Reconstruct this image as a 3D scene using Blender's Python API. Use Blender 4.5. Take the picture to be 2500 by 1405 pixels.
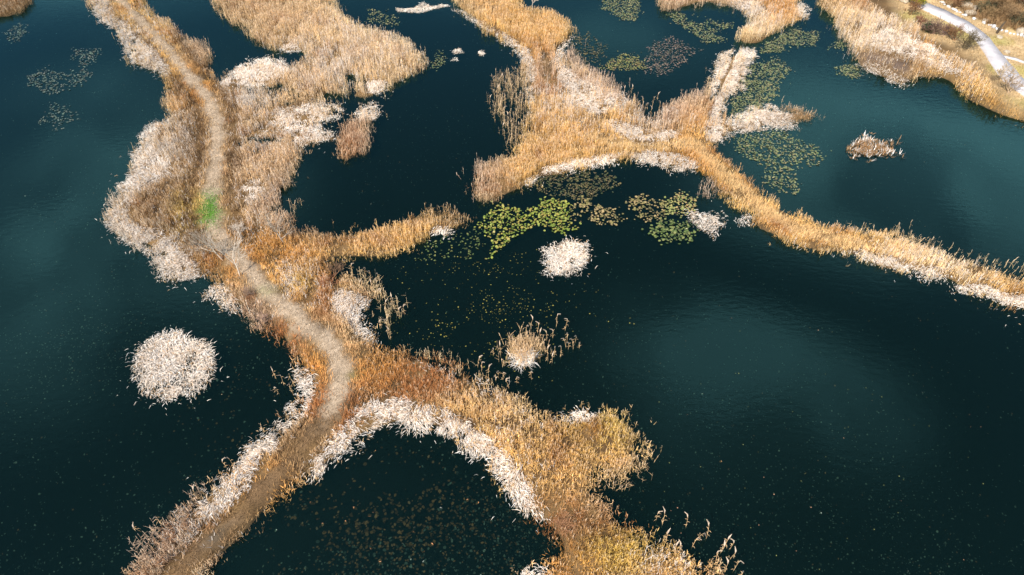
import bpy, math
import numpy as np
from mathutils import Vector

for o in list(bpy.data.objects):
    bpy.data.objects.remove(o)
S = bpy.context.scene
COL = S.collection
R = math.radians
rng = np.random.default_rng(7)

# ------------------------------------------------------------------ camera
CAM_H, PITCH, FPX = 30.0, R(45.0), 1668.0
cd = bpy.data.cameras.new('camera'); cam = bpy.data.objects.new('camera', cd); COL.objects.link(cam)
cam.location = (0, 0, CAM_H); cam.rotation_euler = (R(90) - PITCH, 0, 0)
cd.sensor_width = 36.0; cd.lens = 36.0 * FPX / 2500.0; cd.clip_start = 0.5; cd.clip_end = 5000
S.camera = cam

# ------------------------------------------------------------------ sky, sun, exposure
SUN_EL, SUN_AZ = R(47), R(214)          # azimuth clockwise from +Y: behind the camera, to the left
W = bpy.data.worlds.new('World'); S.world = W; W.use_nodes = True
nt = W.node_tree; nt.nodes.clear()
def N(t, typ, **kw):
    n = t.nodes.new(typ)
    for k, v in kw.items():
        setattr(n, k, v)
    return n
out = N(nt, 'ShaderNodeOutputWorld'); bg = N(nt, 'ShaderNodeBackground'); bg.inputs[1].default_value = 0.10
sky = N(nt, 'ShaderNodeTexSky', sky_type='NISHITA', sun_disc=False)
sky.sun_elevation = SUN_EL; sky.sun_rotation = SUN_AZ; sky.air_density = 1.0; sky.dust_density = 0.6; sky.ozone_density = 1.5
tc = N(nt, 'ShaderNodeTexCoord'); sep = N(nt, 'ShaderNodeSeparateXYZ')
nt.links.new(tc.outputs['Generated'], sep.inputs[0])
zz = N(nt, 'ShaderNodeMath', operation='MAXIMUM'); nt.links.new(sep.outputs[2], zz.inputs[0]); zz.inputs[1].default_value = 0.06
dx = N(nt, 'ShaderNodeMath', operation='DIVIDE'); nt.links.new(sep.outputs[0], dx.inputs[0]); nt.links.new(zz.outputs[0], dx.inputs[1])
dy = N(nt, 'ShaderNodeMath', operation='DIVIDE'); nt.links.new(sep.outputs[1], dy.inputs[0]); nt.links.new(zz.outputs[0], dy.inputs[1])
cmb = N(nt, 'ShaderNodeCombineXYZ'); nt.links.new(dx.outputs[0], cmb.inputs[0]); nt.links.new(dy.outputs[0], cmb.inputs[1])
cmb.inputs[2].default_value = 0.0
cn = N(nt, 'ShaderNodeTexNoise', noise_dimensions='4D'); cn.inputs['W'].default_value = 3.7
cn.inputs['Scale'].default_value = 0.95; cn.inputs['Detail'].default_value = 3.0; cn.inputs['Roughness'].default_value = 0.42
nt.links.new(cmb.outputs[0], cn.inputs['Vector'])
cn2 = N(nt, 'ShaderNodeTexNoise'); cn2.inputs['Scale'].default_value = 2.6; cn2.inputs['Detail'].default_value = 5.0; nt.links.new(cmb.outputs[0], cn2.inputs['Vector'])
cr = N(nt, 'ShaderNodeMapRange', interpolation_type='SMOOTHSTEP'); nt.links.new(cn.outputs[0], cr.inputs[0])
cr.inputs[1].default_value = 0.56; cr.inputs[2].default_value = 0.86; cr.inputs[3].default_value = 0.0; cr.inputs[4].default_value = 0.5
# broken soft clouds; the ones mirrored in the ponds stand where the photograph's reflections put them
fac = cr.outputs[0]
torn = N(nt, 'ShaderNodeMapRange', interpolation_type='SMOOTHSTEP'); nt.links.new(cn2.outputs[0], torn.inputs[0]); torn.inputs[1].default_value = .34; torn.inputs[2].default_value = .68; torn.inputs[3].default_value = .12; torn.inputs[4].default_value = .85
CLOUD = [(-0.86, 1.17, .26, .34, 1.1), (0.43, 0.74, .20, .14, 1.35), (0.33, 0.86, .14, .12, .6), (1.02, 1.38, .40, .28, 1.5), (0.36, 2.10, .28, .34, .22), (0.85, 1.72, .22, .25, .6), (-1.12, 1.62, .3, .3, .4),
         (-1.9, -0.4, .5, .4, .9), (0.2, -1.3, .45, .35, .8), (1.6, -0.6, .4, .5, .8), (-0.7, -0.9, .3, .3, .7), (2.4, 0.9, .5, .5, .9), (-2.6, 1.4, .6, .5, .9), (-0.3, 3.4, .6, .6, .8), (1.9, 3.1, .6, .7, .8), (-1.7, 3.2, .5, .6, .7)]
for (cx, cy, rx, ry, am) in CLOUD:
    sb = N(nt, 'ShaderNodeVectorMath', operation='SUBTRACT'); nt.links.new(cmb.outputs[0], sb.inputs[0]); sb.inputs[1].default_value = (cx, cy, 0)
    dv = N(nt, 'ShaderNodeVectorMath', operation='DIVIDE'); nt.links.new(sb.outputs[0], dv.inputs[0]); dv.inputs[1].default_value = (rx, ry, 1)
    le = N(nt, 'ShaderNodeVectorMath', operation='LENGTH'); nt.links.new(dv.outputs[0], le.inputs[0])
    rg_ = N(nt, 'ShaderNodeMapRange', interpolation_type='SMOOTHSTEP'); nt.links.new(le.outputs['Value'], rg_.inputs[0])
    rg_.inputs[1].default_value = 0.0; rg_.inputs[2].default_value = 1.9; rg_.inputs[3].default_value = am * 1.9; rg_.inputs[4].default_value = 0.0
    ml = N(nt, 'ShaderNodeMath', operation='MULTIPLY'); nt.links.new(rg_.outputs[0], ml.inputs[0]); nt.links.new(torn.outputs[0], ml.inputs[1])
    mx = N(nt, 'ShaderNodeMath', operation='ADD', use_clamp=True); nt.links.new(fac, mx.inputs[0]); nt.links.new(ml.outputs[0], mx.inputs[1]); fac = mx.outputs[0]
mixc = N(nt, 'ShaderNodeMix', data_type='RGBA'); nt.links.new(fac, mixc.inputs[0])
nt.links.new(sky.outputs[0], mixc.inputs[6]); mixc.inputs[7].default_value = (11.0, 12.2, 13.2, 1)
nt.links.new(mixc.outputs[2], bg.inputs[0]); nt.links.new(bg.outputs[0], out.inputs[0])

sl = bpy.data.lights.new('sun', 'SUN'); sl.energy = 4.6; sl.angle = R(0.5); sl.color = (1.0, 0.93, 0.84)
so = bpy.data.objects.new('sun', sl); COL.objects.link(so)
sv = Vector((math.cos(SUN_EL) * math.sin(SUN_AZ), math.cos(SUN_EL) * math.cos(SUN_AZ), math.sin(SUN_EL)))
so.rotation_euler = sv.to_track_quat('Z', 'Y').to_euler(); so.location = (-40, -30, 60)
vs = S.view_settings; S.display_settings.display_device = 'sRGB'
vs.view_transform = 'Standard'; vs.look = 'None'; vs.exposure = 0.80; vs.gamma = 1.0; vs.use_curve_mapping = False
S.render.engine = 'CYCLES'
S.cycles.max_bounces = 8; S.cycles.transparent_max_bounces = 12; S.cycles.diffuse_bounces = 3

# ------------------------------------------------------------------ pixel <-> place
cP, sP = math.cos(PITCH), math.sin(PITCH)
def to_ground(x, y, z=0.0):
    u = (np.asarray(x, float) - 1250) / FPX; v = (702.5 - np.asarray(y, float)) / FPX
    dY = cP + v * sP; dZ = -sP + v * cP
    t = (z - CAM_H) / dZ
    return u * t, dY * t
def to_px(X, Y, Z):
    dz = Z - CAM_H
    dep = Y * cP - dz * sP
    up = Y * sP + dz * cP
    return 1250 + FPX * X / dep, 702.5 - FPX * up / dep

# value noise
_tab = np.random.default_rng(11).random((256, 256))
def vnoise(x, y, s=1.0, o=0):
    x = np.asarray(x) * s + 37.3 * o + 500; y = np.asarray(y) * s + 91.7 * o + 500
    xi = np.floor(x).astype(int); yi = np.floor(y).astype(int); fx = x - xi; fy = y - yi
    fx = fx * fx * (3 - 2 * fx); fy = fy * fy * (3 - 2 * fy)
    g = lambda a, b: _tab[a & 255, b & 255]
    return (g(xi, yi) * (1 - fx) + g(xi + 1, yi) * fx) * (1 - fy) + (g(xi, yi + 1) * (1 - fx) + g(xi + 1, yi + 1) * fx) * fy

def ext(poly):
    """outlines that run out of the picture go on past its edge"""
    q = []
    for x, y in poly:
        if y <= 2: y = -90
        if y >= 1402: y = 1480
        if x >= 2498: x = 2590
        if x <= 2: x = -80
        q.append((x, y))
    return np.array(q, float)
def inside(px, py, poly):
    c = np.zeros(np.shape(px), bool); n = len(poly); j = n - 1
    for i in range(n):
        xi, yi = poly[i]; xj, yj = poly[j]
        if yi != yj:
            c ^= ((yi > py) != (yj > py)) & (px < (xj - xi) * (py - yi) / (yj - yi) + xi)
        j = i
    return c
def seg_dist(X, Y, pts):
    d = np.full(np.shape(X), 1e9)
    for (ax, ay), (bx, by) in zip(pts[:-1], pts[1:]):
        vx, vy = bx - ax, by - ay
        t = np.clip(((X - ax) * vx + (Y - ay) * vy) / (vx * vx + vy * vy + 1e-9), 0, 1)
        d = np.minimum(d, np.hypot(X - ax - t * vx, Y - ay - t * vy))
    return d

# ------------------------------------------------------------------ outlines read off the photograph (2500 x 1405 pixels)
LAND = {}
LAND['main'] = [(195,0),(215,18),(228,32),(255,58),(290,80),(305,115),(320,158),(350,165),(380,175),(395,195),(412,230),(396,262),(410,290),(370,305),(342,325),(345,350),(322,378),(310,404),(325,430),(296,450),(285,472),(262,500),(258,520),(268,552),(300,585),(342,606),(378,632),(393,663),(398,690),(421,689),(461,683),(490,691),(507,672),(541,686),(520,697),(497,712),(508,736),(541,750),(569,760),(592,765),(603,800),(638,814),(666,837),(711,871),(725,888),(720,908),(737,948),(714,973),(705,1005),(685,1005),(665,1039),(634,1059),(607,1088),(584,1119),(527,1153),(504,1176),(464,1216),(427,1238),(402,1290),(368,1315),(350,1345),(311,1384),(285,1405),
    (513,1404),(527,1389),(544,1364),(567,1344),(584,1332),(607,1312),(624,1284),(645,1261),(669,1241),(692,1216),(720,1205),(757,1187),(794,1152),(837,1105),(859,1087),(894,1070),(911,1053),(942,1033),(970,1033),(999,1042),(1042,1048),(1067,1059),(1099,1059),(1107,1070),(1127,1093),(1161,1110),(1190,1119),(1195,1136),(1210,1164),(1232,1201),(1258,1233),(1281,1261),(1315,1267),(1335,1304),(1363,1321),(1366,1347),(1326,1357),(1290,1372),(1265,1386),(1265,1405),
    (1815,1403),(1755,1381),(1727,1355),(1684,1350),(1655,1327),(1613,1324),(1598,1307),(1564,1290),(1536,1278),(1522,1261),(1485,1230),(1465,1210),(1448,1190),(1475,1172),(1530,1180),(1560,1150),(1600,1125),(1612,1105),(1593,1073),(1570,1048),(1559,1025),(1547,999),(1513,987),(1485,982),(1428,985),(1385,990),(1368,1007),(1359,1033),(1337,1022),(1302,1002),(1283,970),(1243,962),(1212,948),(1198,925),(1155,911),(1127,905),(1107,882),(1084,862),(1044,865),(1013,859),(987,850),(959,853),(927,854),(913,842),(927,825),(922,808),(902,794),(885,785),(896,760),(922,742),(930,715),(890,690),(850,665),(822,677),(805,672),(800,650),(830,640),(885,635),(942,633),(970,623),(1013,612),(1030,594),(1055,583),(1098,572),(1135,549),(1178,524),(1121,524),(1107,507),(1084,521),(1044,515),(1007,521),(993,532),(956,532),(933,541),(902,555),(870,561),(836,565),(816,578),(799,566),(776,561),(737,566),(722,560),(712,535),(697,509),(702,475),(714,458),(711,435),(734,415),(737,384),(737,366),(771,350),(819,339),(816,322),(776,305),(822,290),(839,270),(836,256),(839,242),(870,242),(907,239),(936,231),(956,216),(981,199),(1027,176),(1050,159),(1044,142),(1013,114),(979,94),(933,77),(873,57),(850,46),(822,17),(796,0),
    (510,0),(521,23),(547,51),(592,68),(601,85),(626,108),(669,122),(674,125),(742,131),(735,150),(714,158),(677,146),(628,147),(584,160),(555,185),(530,192),(512,171),(524,128),(510,112),(478,98),(450,87),(427,65),(404,39),(359,28),(342,0)]
LAND['east'] = [(1070,0),(1104,17),(1141,43),(1178,77),(1241,111),(1269,134),(1275,171),(1290,225),(1288,285),(1268,340),(1240,384),(1180,400),(1152,424),(1164,447),(1147,478),(1172,505),(1198,501),(1226,478),(1277,464),(1305,450),(1317,432),(1359,424),(1436,413),(1473,407),(1522,395),(1579,393),(1627,410),(1684,421),(1701,418),(1727,438),(1755,481),(1784,501),(1806,521),(1826,549),(1869,569),(1922,598),(1957,612),(2005,623),(2073,623),(2113,643),(2167,666),(2199,677),(2238,669),(2255,683),(2298,683),(2335,706),(2398,726),(2443,749),(2500,775),
    (2500,686),(2469,676),(2415,654),(2366,627),(2341,630),(2295,605),(2241,587),(2204,574),(2173,563),(2110,557),(2079,552),(2036,550),(1996,538),(1965,523),(1922,515),(1891,492),(1860,472),(1843,444),(1834,427),(1817,427),(1806,413),(1775,384),(1752,370),(1721,350),(1769,347),(1786,327),(1835,327),(1900,307),(1928,313),(1971,302),(2025,296),(1999,276),(1957,265),(1871,253),(1834,265),(1800,288),(1762,290),(1766,256),(1783,233),(1815,222),(1809,199),(1826,185),(1820,162),(1840,142),(1846,128),(1835,120),(1792,120),(1752,134),(1746,159),(1741,182),(1724,196),(1727,216),(1698,236),(1655,247),(1621,264),(1598,292),(1579,285),(1547,258),(1544,238),(1513,218),(1473,190),(1436,172),(1394,159),(1371,131),(1368,114),(1405,91),(1411,77),(1396,63),(1371,43),(1348,31),(1300,23),(1274,11),(1277,0)]
LAND['north'] = [(1584,0),(1610,28),(1647,28),(1664,18),(1721,11),(1735,9),(1783,20),(1812,34),(1826,57),(1798,82),(1789,97),(1815,112),(1851,105),(1888,88),(1922,65),(1971,46),(1976,34),(1954,6),(1951,0)]
LAND['shore'] = [(1990,0),(1999,26),(2028,31),(2033,57),(2045,85),(2065,102),(2073,125),(2085,151),(2122,168),(2159,191),(2170,202),(2227,205),(2244,182),(2284,194),(2312,185),(2338,205),(2335,228),(2341,242),(2384,251),(2412,268),(2449,288),(2500,322),(2500,0)]
LAND['corner'] = [(0,0),(88,0),(78,12),(40,38),(0,60)]
LAND['clump'] = [(865,272),(913,250),(927,270),(922,293),(907,313),(907,342),(893,379),(865,384),(845,396),(825,384),(822,356),(825,313),(856,293)]
ISLE = {
 'round': [(320,870),(330,850),(350,835),(385,815),(440,805),(470,820),(510,840),(528,865),(525,905),(510,935),(470,955),(440,985),(400,990),(375,975),(340,945),(322,905)],
 'square': [(1328,666),(1332,651),(1331,620),(1347,599),(1377,593),(1401,587),(1446,595),(1435,620),(1448,635),(1425,652),(1406,668),(1377,677),(1334,677)],
 'middle': [(1232,840),(1258,812),(1300,812),(1330,845),(1322,890),(1285,908),(1252,894),(1232,865)],
 'tail': [(1681,532),(1692,521),(1741,521),(1752,509),(1775,529),(1766,555),(1741,575),(1707,561)],
 'brown': [(2062,376),(2073,353),(2102,332),(2142,335),(2179,347),(2210,381),(2180,378),(2142,376),(2139,397),(2085,390)],
 'tip': [(964,20),(1010,20),(1033,4),(1055,15),(1092,9),(1104,17),(1067,23),(1027,34),(970,31)],
 'dot1': [(1104,122),(1128,118),(1133,130),(1108,134)], 'dot2': [(1097,140),(1115,138),(1120,152),(1098,152)], 'dot3': [(1162,127),(1178,123),(1188,133),(1170,141)],
}
PATH = [(262,-90),(290,0),(318,25),(345,55),(385,95),(425,140),(462,190),(500,230),(525,280),(533,330),(527,400),(515,470),(515,520),(530,570),(560,610),(600,655),(640,702),(690,748),(745,795),(800,842),(832,885),(836,930),(818,985),(786,1045),(735,1100),(680,1160),(625,1215),(570,1275),(510,1330),(455,1385),(400,1450)]
PGW = list(zip(*[a.tolist() for a in to_ground([p[0] for p in PATH], [p[1] for p in PATH], 0.2)]))
CONC_L = [(2200,-15),(2245,21),(2285,40),(2333,65),(2363,83),(2381,100),(2400,127),(2426,169),(2447,197),(2478,221),(2500,237),(2560,275)]
CONC_R = [(2220,-32),(2262,9),(2315,31),(2364,56),(2396,79),(2414,94),(2427,112),(2458,151),(2473,167),(2490,189),(2512,208),(2568,244)]
KERB = [(2262,-20),(2304,14),(2333,31),(2363,46),(2389,57),(2414,65),(2432,75),(2466,85),(2500,92),(2570,108)]
TRACK = list(zip(*[q.tolist() for q in to_ground([1440,1500,1560,1620,1690,1722,1770,1850,1950,2100], [330,348,356,356,348,378,425,500,560,600], .25)]))
TRAIL = list(zip(*[q.tolist() for q in to_ground([1812,1795,1775,1755,1735,1712], [96,125,175,215,245,275], .25)]))
KG = list(zip(*[a.tolist() for a in to_ground([p[0] for p in KERB], [p[1] for p in KERB], 0.6)]))

# ------------------------------------------------------------------ terrain heights
GX0, GX1, GY0, GY1, GS = -68.0, 72.0, 5.0, 88.0, 0.30
gx = np.arange(GX0, GX1 + 1e-6, GS); gy = np.arange(GY0, GY1 + 1e-6, GS)
GXX, GYY = np.meshgrid(gx, gy)
def box_blur(a, r):
    for ax in (0, 1):
        pad = [(0, 0), (0, 0)]; pad[ax] = (r + 1, r)
        c = np.cumsum(np.pad(a, pad, mode='edge'), axis=ax)
        n = a.shape[ax]; k = 2 * r + 1
        a = (np.take(c, np.arange(k, k + n), axis=ax) - np.take(c, np.arange(0, n), axis=ax)) / k
    return a
wx = (vnoise(GXX, GYY, 0.6, 1) - .5) * 1.3 + (vnoise(GXX, GYY, 1.9, 2) - .5) * .6
wy = (vnoise(GXX, GYY, 0.6, 3) - .5) * 1.3 + (vnoise(GXX, GYY, 1.9, 4) - .5) * .6
gpx, gpy = to_px(GXX + wx, GYY + wy, 0.15)
mask = np.zeros(GXX.shape); shore = np.zeros(GXX.shape)
for k, p in LAND.items():
    m = inside(gpx, gpy, ext(p)); mask[m] = 1
    if k == 'shore': shore[m] = 1
for k in ('round', 'square', 'middle', 'tail', 'brown', 'tip'):
    mask[inside(gpx, gpy, ext(ISLE[k]))] = .60
HOLES = [[(650,217),(692,212),(703,228),(692,243),(658,243)], [(790,230),(842,234),(842,252),(796,254)], [(596,350),(660,340),(695,348),(640,362)], [(688,468),(716,456),(720,520),(692,532)], [(842,186),(866,184),(872,212),(846,214)], [(742,131),(748,151),(737,165),(712,160),(700,148),(680,140)], [(600,218),(650,214),(652,226),(606,232)]]
for p in HOLES: mask[inside(gpx, gpy, ext(p))] = -.9
soft = box_blur(box_blur(mask, 2), 2)
sm = np.clip((soft - .42) / .56, 0, 1); sm = sm * sm * (3 - 2 * sm)
HT = -0.85 + 1.0 * sm
sh = box_blur(box_blur(shore, 6), 6); HT += 0.55 * sh * sm
kd = seg_dist(GXX, GYY, KG)
kx = np.array([p[0] for p in KG]); ky = np.array([p[1] for p in KG])
beyond = np.interp(GXX, kx, ky) < GYY
HILL = np.where(beyond & (GXX > kx[0] - 3), np.clip(kd - .4, 0, 30), 0)
HT += HILL * 0.34 + np.where(HILL > .5, (vnoise(GXX, GYY, .5, 6) - .5) * .9, 0)
pd = seg_dist(GXX, GYY, PGW)
HT += np.clip(1 - pd / 1.6, 0, 1) * 0.16 * sm
HT += ((vnoise(GXX, GYY, 1.3, 8) - .5) * .10 + (vnoise(GXX, GYY, 3.7, 9) - .5) * .06) * sm
def terr(X, Y):
    fx = np.clip((np.asarray(X) - GX0) / GS, 0, len(gx) - 1.001); fy = np.clip((np.asarray(Y) - GY0) / GS, 0, len(gy) - 1.001)
    i = fx.astype(int); j = fy.astype(int); a = fx - i; b = fy - j
    return (HT[j, i] * (1 - a) + HT[j, i + 1] * a) * (1 - b) + (HT[j + 1, i] * (1 - a) + HT[j + 1, i + 1] * a) * b
def land_at(x, y):
    z = 0.0
    for _ in range(8):
        X, Y = to_ground(x, y, z); z = 0.5 * z + 0.5 * max(float(terr(X, Y)), -.02)
    return float(X), float(Y), max(float(terr(X, Y)), -.02)

# ------------------------------------------------------------------ materials
def new_mat(name):
    m = bpy.data.materials.new(name); m.use_nodes = True; m.node_tree.nodes.clear()
    return m, m.node_tree
def L(t, a, b): t.links.new(a, b)
def plant_mat(name, trans=0.20, rough=0.65, grain=(0.82, 1.12)):
    m, t = new_mat(name)
    o = N(t, 'ShaderNodeOutputMaterial'); at = N(t, 'ShaderNodeAttribute', attribute_name='Col')
    tx = N(t, 'ShaderNodeTexCoord'); nz = N(t, 'ShaderNodeTexNoise'); nz.inputs['Scale'].default_value = 9.0; nz.inputs['Detail'].default_value = 3
    L(t, tx.outputs['Object'], nz.inputs['Vector'])
    mr = N(t, 'ShaderNodeMapRange'); L(t, nz.outputs[0], mr.inputs[0]); mr.inputs[1].default_value = .3; mr.inputs[2].default_value = .7
    mr.inputs[3].default_value = grain[0]; mr.inputs[4].default_value = grain[1]
    mu = N(t, 'ShaderNodeVectorMath', operation='SCALE'); L(t, at.outputs['Color'], mu.inputs[0]); L(t, mr.outputs[0], mu.inputs['Scale'])
    p = N(t, 'ShaderNodeBsdfPrincipled'); p.inputs['Roughness'].default_value = rough; L(t, mu.outputs[0], p.inputs['Base Color'])
    p.inputs['Specular IOR Level'].default_value = 0.3
    tr = N(t, 'ShaderNodeBsdfTranslucent'); L(t, mu.outputs[0], tr.inputs['Color'])
    mx = N(t, 'ShaderNodeMixShader'); mx.inputs[0].default_value = trans
    L(t, p.outputs[0], mx.inputs[1]); L(t, tr.outputs[0], mx.inputs[2]); L(t, mx.outputs[0], o.inputs[0])
    return m
M_REED = plant_mat('dry_reed'); M_TWIG = plant_mat('bare_twig', 0.0, .8); M_PAD = plant_mat('lily_leaf', .15, .45, (.8, 1.15))

def flat_mat(name, c1, c2, scale, rough=.85, bump=.4, c3=None, s2=None):
    m, t = new_mat(name)
    o = N(t, 'ShaderNodeOutputMaterial'); p = N(t, 'ShaderNodeBsdfPrincipled'); p.inputs['Roughness'].default_value = rough
    tx = N(t, 'ShaderNodeTexCoord'); nz = N(t, 'ShaderNodeTexNoise'); nz.inputs['Scale'].default_value = scale; nz.inputs['Detail'].default_value = 8; nz.inputs['Roughness'].default_value = .65
    L(t, tx.outputs['Object'], nz.inputs['Vector'])
    rp = N(t, 'ShaderNodeValToRGB'); L(t, nz.outputs[0], rp.inputs[0])
    rp.color_ramp.elements[0].position = .35; rp.color_ramp.elements[1].position = .66
    rp.color_ramp.elements[0].color = (*c1, 1); rp.color_ramp.elements[1].color = (*c2, 1)
    L(t, rp.outputs[0], p.inputs['Base Color'])
    b = N(t, 'ShaderNodeBump'); b.inputs['Strength'].default_value = bump; b.inputs['Distance'].default_value = .03
    L(t, nz.outputs[0], b.inputs['Height']); L(t, b.outputs[0], p.inputs['Normal']); L(t, p.outputs[0], o.inputs[0])
    return m

# ground: colour of soil, straw litter, trodden path, turf per vertex, broken up by noise
M_GROUND, t = new_mat('marsh_ground')
o_ = N(t, 'ShaderNodeOutputMaterial'); p_ = N(t, 'ShaderNodeBsdfPrincipled'); p_.inputs['Roughness'].default_value = .95; p_.inputs['Specular IOR Level'].default_value = .15
at = N(t, 'ShaderNodeAttribute', attribute_name='Col'); tx = N(t, 'ShaderNodeTexCoord')
n1 = N(t, 'ShaderNodeTexNoise'); n1.inputs['Scale'].default_value = 2.2; n1.inputs['Detail'].default_value = 9; n1.inputs['Roughness'].default_value = .72
n2 = N(t, 'ShaderNodeTexNoise'); n2.inputs['Scale'].default_value = 21; n2.inputs['Detail'].default_value = 5
L(t, tx.outputs['Object'], n1.inputs['Vector']); L(t, tx.outputs['Object'], n2.inputs['Vector'])
ad = N(t, 'ShaderNodeMath', operation='ADD'); L(t, n1.outputs[0], ad.inputs[0]); L(t, n2.outputs[0], ad.inputs[1])
mr = N(t, 'ShaderNodeMapRange'); L(t, ad.outputs[0], mr.inputs[0]); mr.inputs[1].default_value = .7; mr.inputs[2].default_value = 1.3; mr.inputs[3].default_value = .62; mr.inputs[4].default_value = 1.3
mu = N(t, 'ShaderNodeVectorMath', operation='SCALE'); L(t, at.outputs['Color'], mu.inputs[0]); L(t, mr.outputs[0], mu.inputs['Scale'])
L(t, mu.outputs[0], p_.inputs['Base Color'])
bm_ = N(t, 'ShaderNodeBump'); bm_.inputs['Strength'].default_value = .6; bm_.inputs['Distance'].default_value = .05
L(t, ad.outputs[0], bm_.inputs['Height']); L(t, bm_.outputs[0], p_.inputs['Normal']); L(t, p_.outputs[0], o_.inputs[0])

# water: Fresnel mirror of the sky over dark, tinted, half-clear pond water
M_WATER, t = new_mat('pond_water')
o_ = N(t, 'ShaderNodeOutputMaterial'); tx = N(t, 'ShaderNodeTexCoord')
mp = N(t, 'ShaderNodeMapping'); mp.inputs['Scale'].default_value = (1.0, 2.1, 1.0); mp.inputs['Rotation'].default_value = (0, 0, .35); L(t, tx.outputs['Object'], mp.inputs[0])
n1 = N(t, 'ShaderNodeTexNoise'); n1.inputs['Scale'].default_value = 1.5; n1.inputs['Detail'].default_value = 4; L(t, mp.outputs[0], n1.inputs['Vector'])
bp = N(t, 'ShaderNodeBump'); bp.inputs['Strength'].default_value = .22; bp.inputs['Distance'].default_value = .02
n3 = N(t, 'ShaderNodeTexNoise'); n3.inputs['Scale'].default_value = 5.5; n3.inputs['Detail'].default_value = 3; L(t, mp.outputs[0], n3.inputs['Vector'])
n4 = N(t, 'ShaderNodeTexNoise'); n4.inputs['Scale'].default_value = .05; n4.inputs['Detail'].default_value = 2; L(t, tx.outputs['Object'], n4.inputs['Vector'])
gst = N(t, 'ShaderNodeMapRange', interpolation_type='SMOOTHSTEP'); L(t, n4.outputs[0], gst.inputs[0]); gst.inputs[1].default_value = .45; gst.inputs[2].default_value = .65; gst.inputs[3].default_value = .1; gst.inputs[4].default_value = .8
rp3 = N(t, 'ShaderNodeMath', operation='MULTIPLY'); L(t, n3.outputs[0], rp3.inputs[0]); L(t, gst.outputs[0], rp3.inputs[1])
rad = N(t, 'ShaderNodeMath', operation='ADD'); L(t, n1.outputs[0], rad.inputs[0]); L(t, rp3.outputs[0], rad.inputs[1]); L(t, rad.outputs[0], bp.inputs['Height'])
fr = N(t, 'ShaderNodeFresnel'); fr.inputs['IOR'].default_value = 1.33; L(t, bp.outputs[0], fr.inputs['Normal'])
gl = N(t, 'ShaderNodeBsdfGlossy'); gl.inputs['Roughness'].default_value = .03; gl.inputs['Color'].default_value = (.25, .66, .70, 1); L(t, bp.outputs[0], gl.inputs['Normal'])
df = N(t, 'ShaderNodeBsdfDiffuse'); df.inputs['Color'].default_value = (.0016, .0075, .0066, 1)
tp = N(t, 'ShaderNodeBsdfTransparent'); tp.inputs['Color'].default_value = (.42, .55, .50, 1)
mA = N(t, 'ShaderNodeMixShader'); mA.inputs[0].default_value = .45; L(t, tp.outputs[0], mA.inputs[1]); L(t, df.outputs[0], mA.inputs[2])
mB = N(t, 'ShaderNodeMixShader'); L(t, fr.outputs[0], mB.inputs[0]); L(t, mA.outputs[0], mB.inputs[1]); L(t, gl.outputs[0], mB.inputs[2]); L(t, mB.outputs[0], o_.inputs[0])

M_CONC = flat_mat('pale_concrete', (.38, .36, .36), (.50, .47, .47), 1.3, .8, .15)
M_ROCK = flat_mat('pale_boulder', (.24, .19, .13), (.46, .39, .29), 3.0, .85, .6)
M_KERB = flat_mat('kerb_stone', (.34, .33, .32), (.56, .55, .54), 4.0, .85, .4)

# ------------------------------------------------------------------ object helpers
def tag(o, label=None, cat=None, group=None, kind=None):
    for k, v in (('label', label), ('category', cat), ('group', group), ('kind', kind)):
        if v: o[k] = v
    return o
def quad_mesh(name, V, Q, C=None, mat=None, smooth=False):
    me = bpy.data.meshes.new(name)
    V = np.ascontiguousarray(V, np.float32).reshape(-1, 3); Q = np.ascontiguousarray(Q, np.int32).reshape(-1, 4)
    me.vertices.add(len(V)); me.vertices.foreach_set('co', V.ravel())
    me.loops.add(Q.size); me.loops.foreach_set('vertex_index', Q.ravel())
    me.polygons.add(len(Q)); me.polygons.foreach_set('loop_start', np.arange(0, Q.size, 4, dtype=np.int32))
    me.polygons.foreach_set('loop_total', np.full(len(Q), 4, np.int32))
    if smooth: me.polygons.foreach_set('use_smooth', np.ones(len(Q), bool))
    me.update(calc_edges=True)
    if C is not None:
        C = np.asarray(C, np.float32).reshape(-1, 3)
        a = me.color_attributes.new('Col', 'FLOAT_COLOR', 'POINT')
        a.data.foreach_set('color', np.concatenate([C, np.ones((len(C), 1), np.float32)], 1).ravel())
    if mat: me.materials.append(mat)
    return me
def link(name, me, parent=None):
    o = bpy.data.objects.new(name, me); COL.objects.link(o)
    if parent: o.parent = parent
    return o
def empty(name, loc):
    o = bpy.data.objects.new(name, None); COL.objects.link(o); o.location = loc; o.empty_display_size = .3
    return o

class Buf:
    def __init__(s): s.V, s.Q, s.C, s.n = [], [], [], 0
    def strips(s, cen, wid, col):
        """cen, wid (n,k,3): ribbons with k cross-sections; col (n,3) or (n,k,3)"""
        n, k, _ = cen.shape
        if n == 0: return
        v = np.stack([cen - wid, cen + wid], 2).reshape(-1, 3)
        base = np.arange(n)[:, None] * (2 * k) + np.arange(k - 1)[None] * 2 + s.n
        q = np.stack([base, base + 1, base + 3, base + 2], -1).reshape(-1, 4)
        if col.ndim == 2: col = np.repeat(col[:, None], k, 1)
        s.V.append(v); s.Q.append(q); s.C.append(np.repeat(col, 2, 1).reshape(-1, 3)); s.n += len(v)
    def mesh(s, name, mat, origin=(0, 0, 0)):
        return quad_mesh(name, np.concatenate(s.V) - np.array(origin), np.concatenate(s.Q), np.concatenate(s.C), mat)

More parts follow.
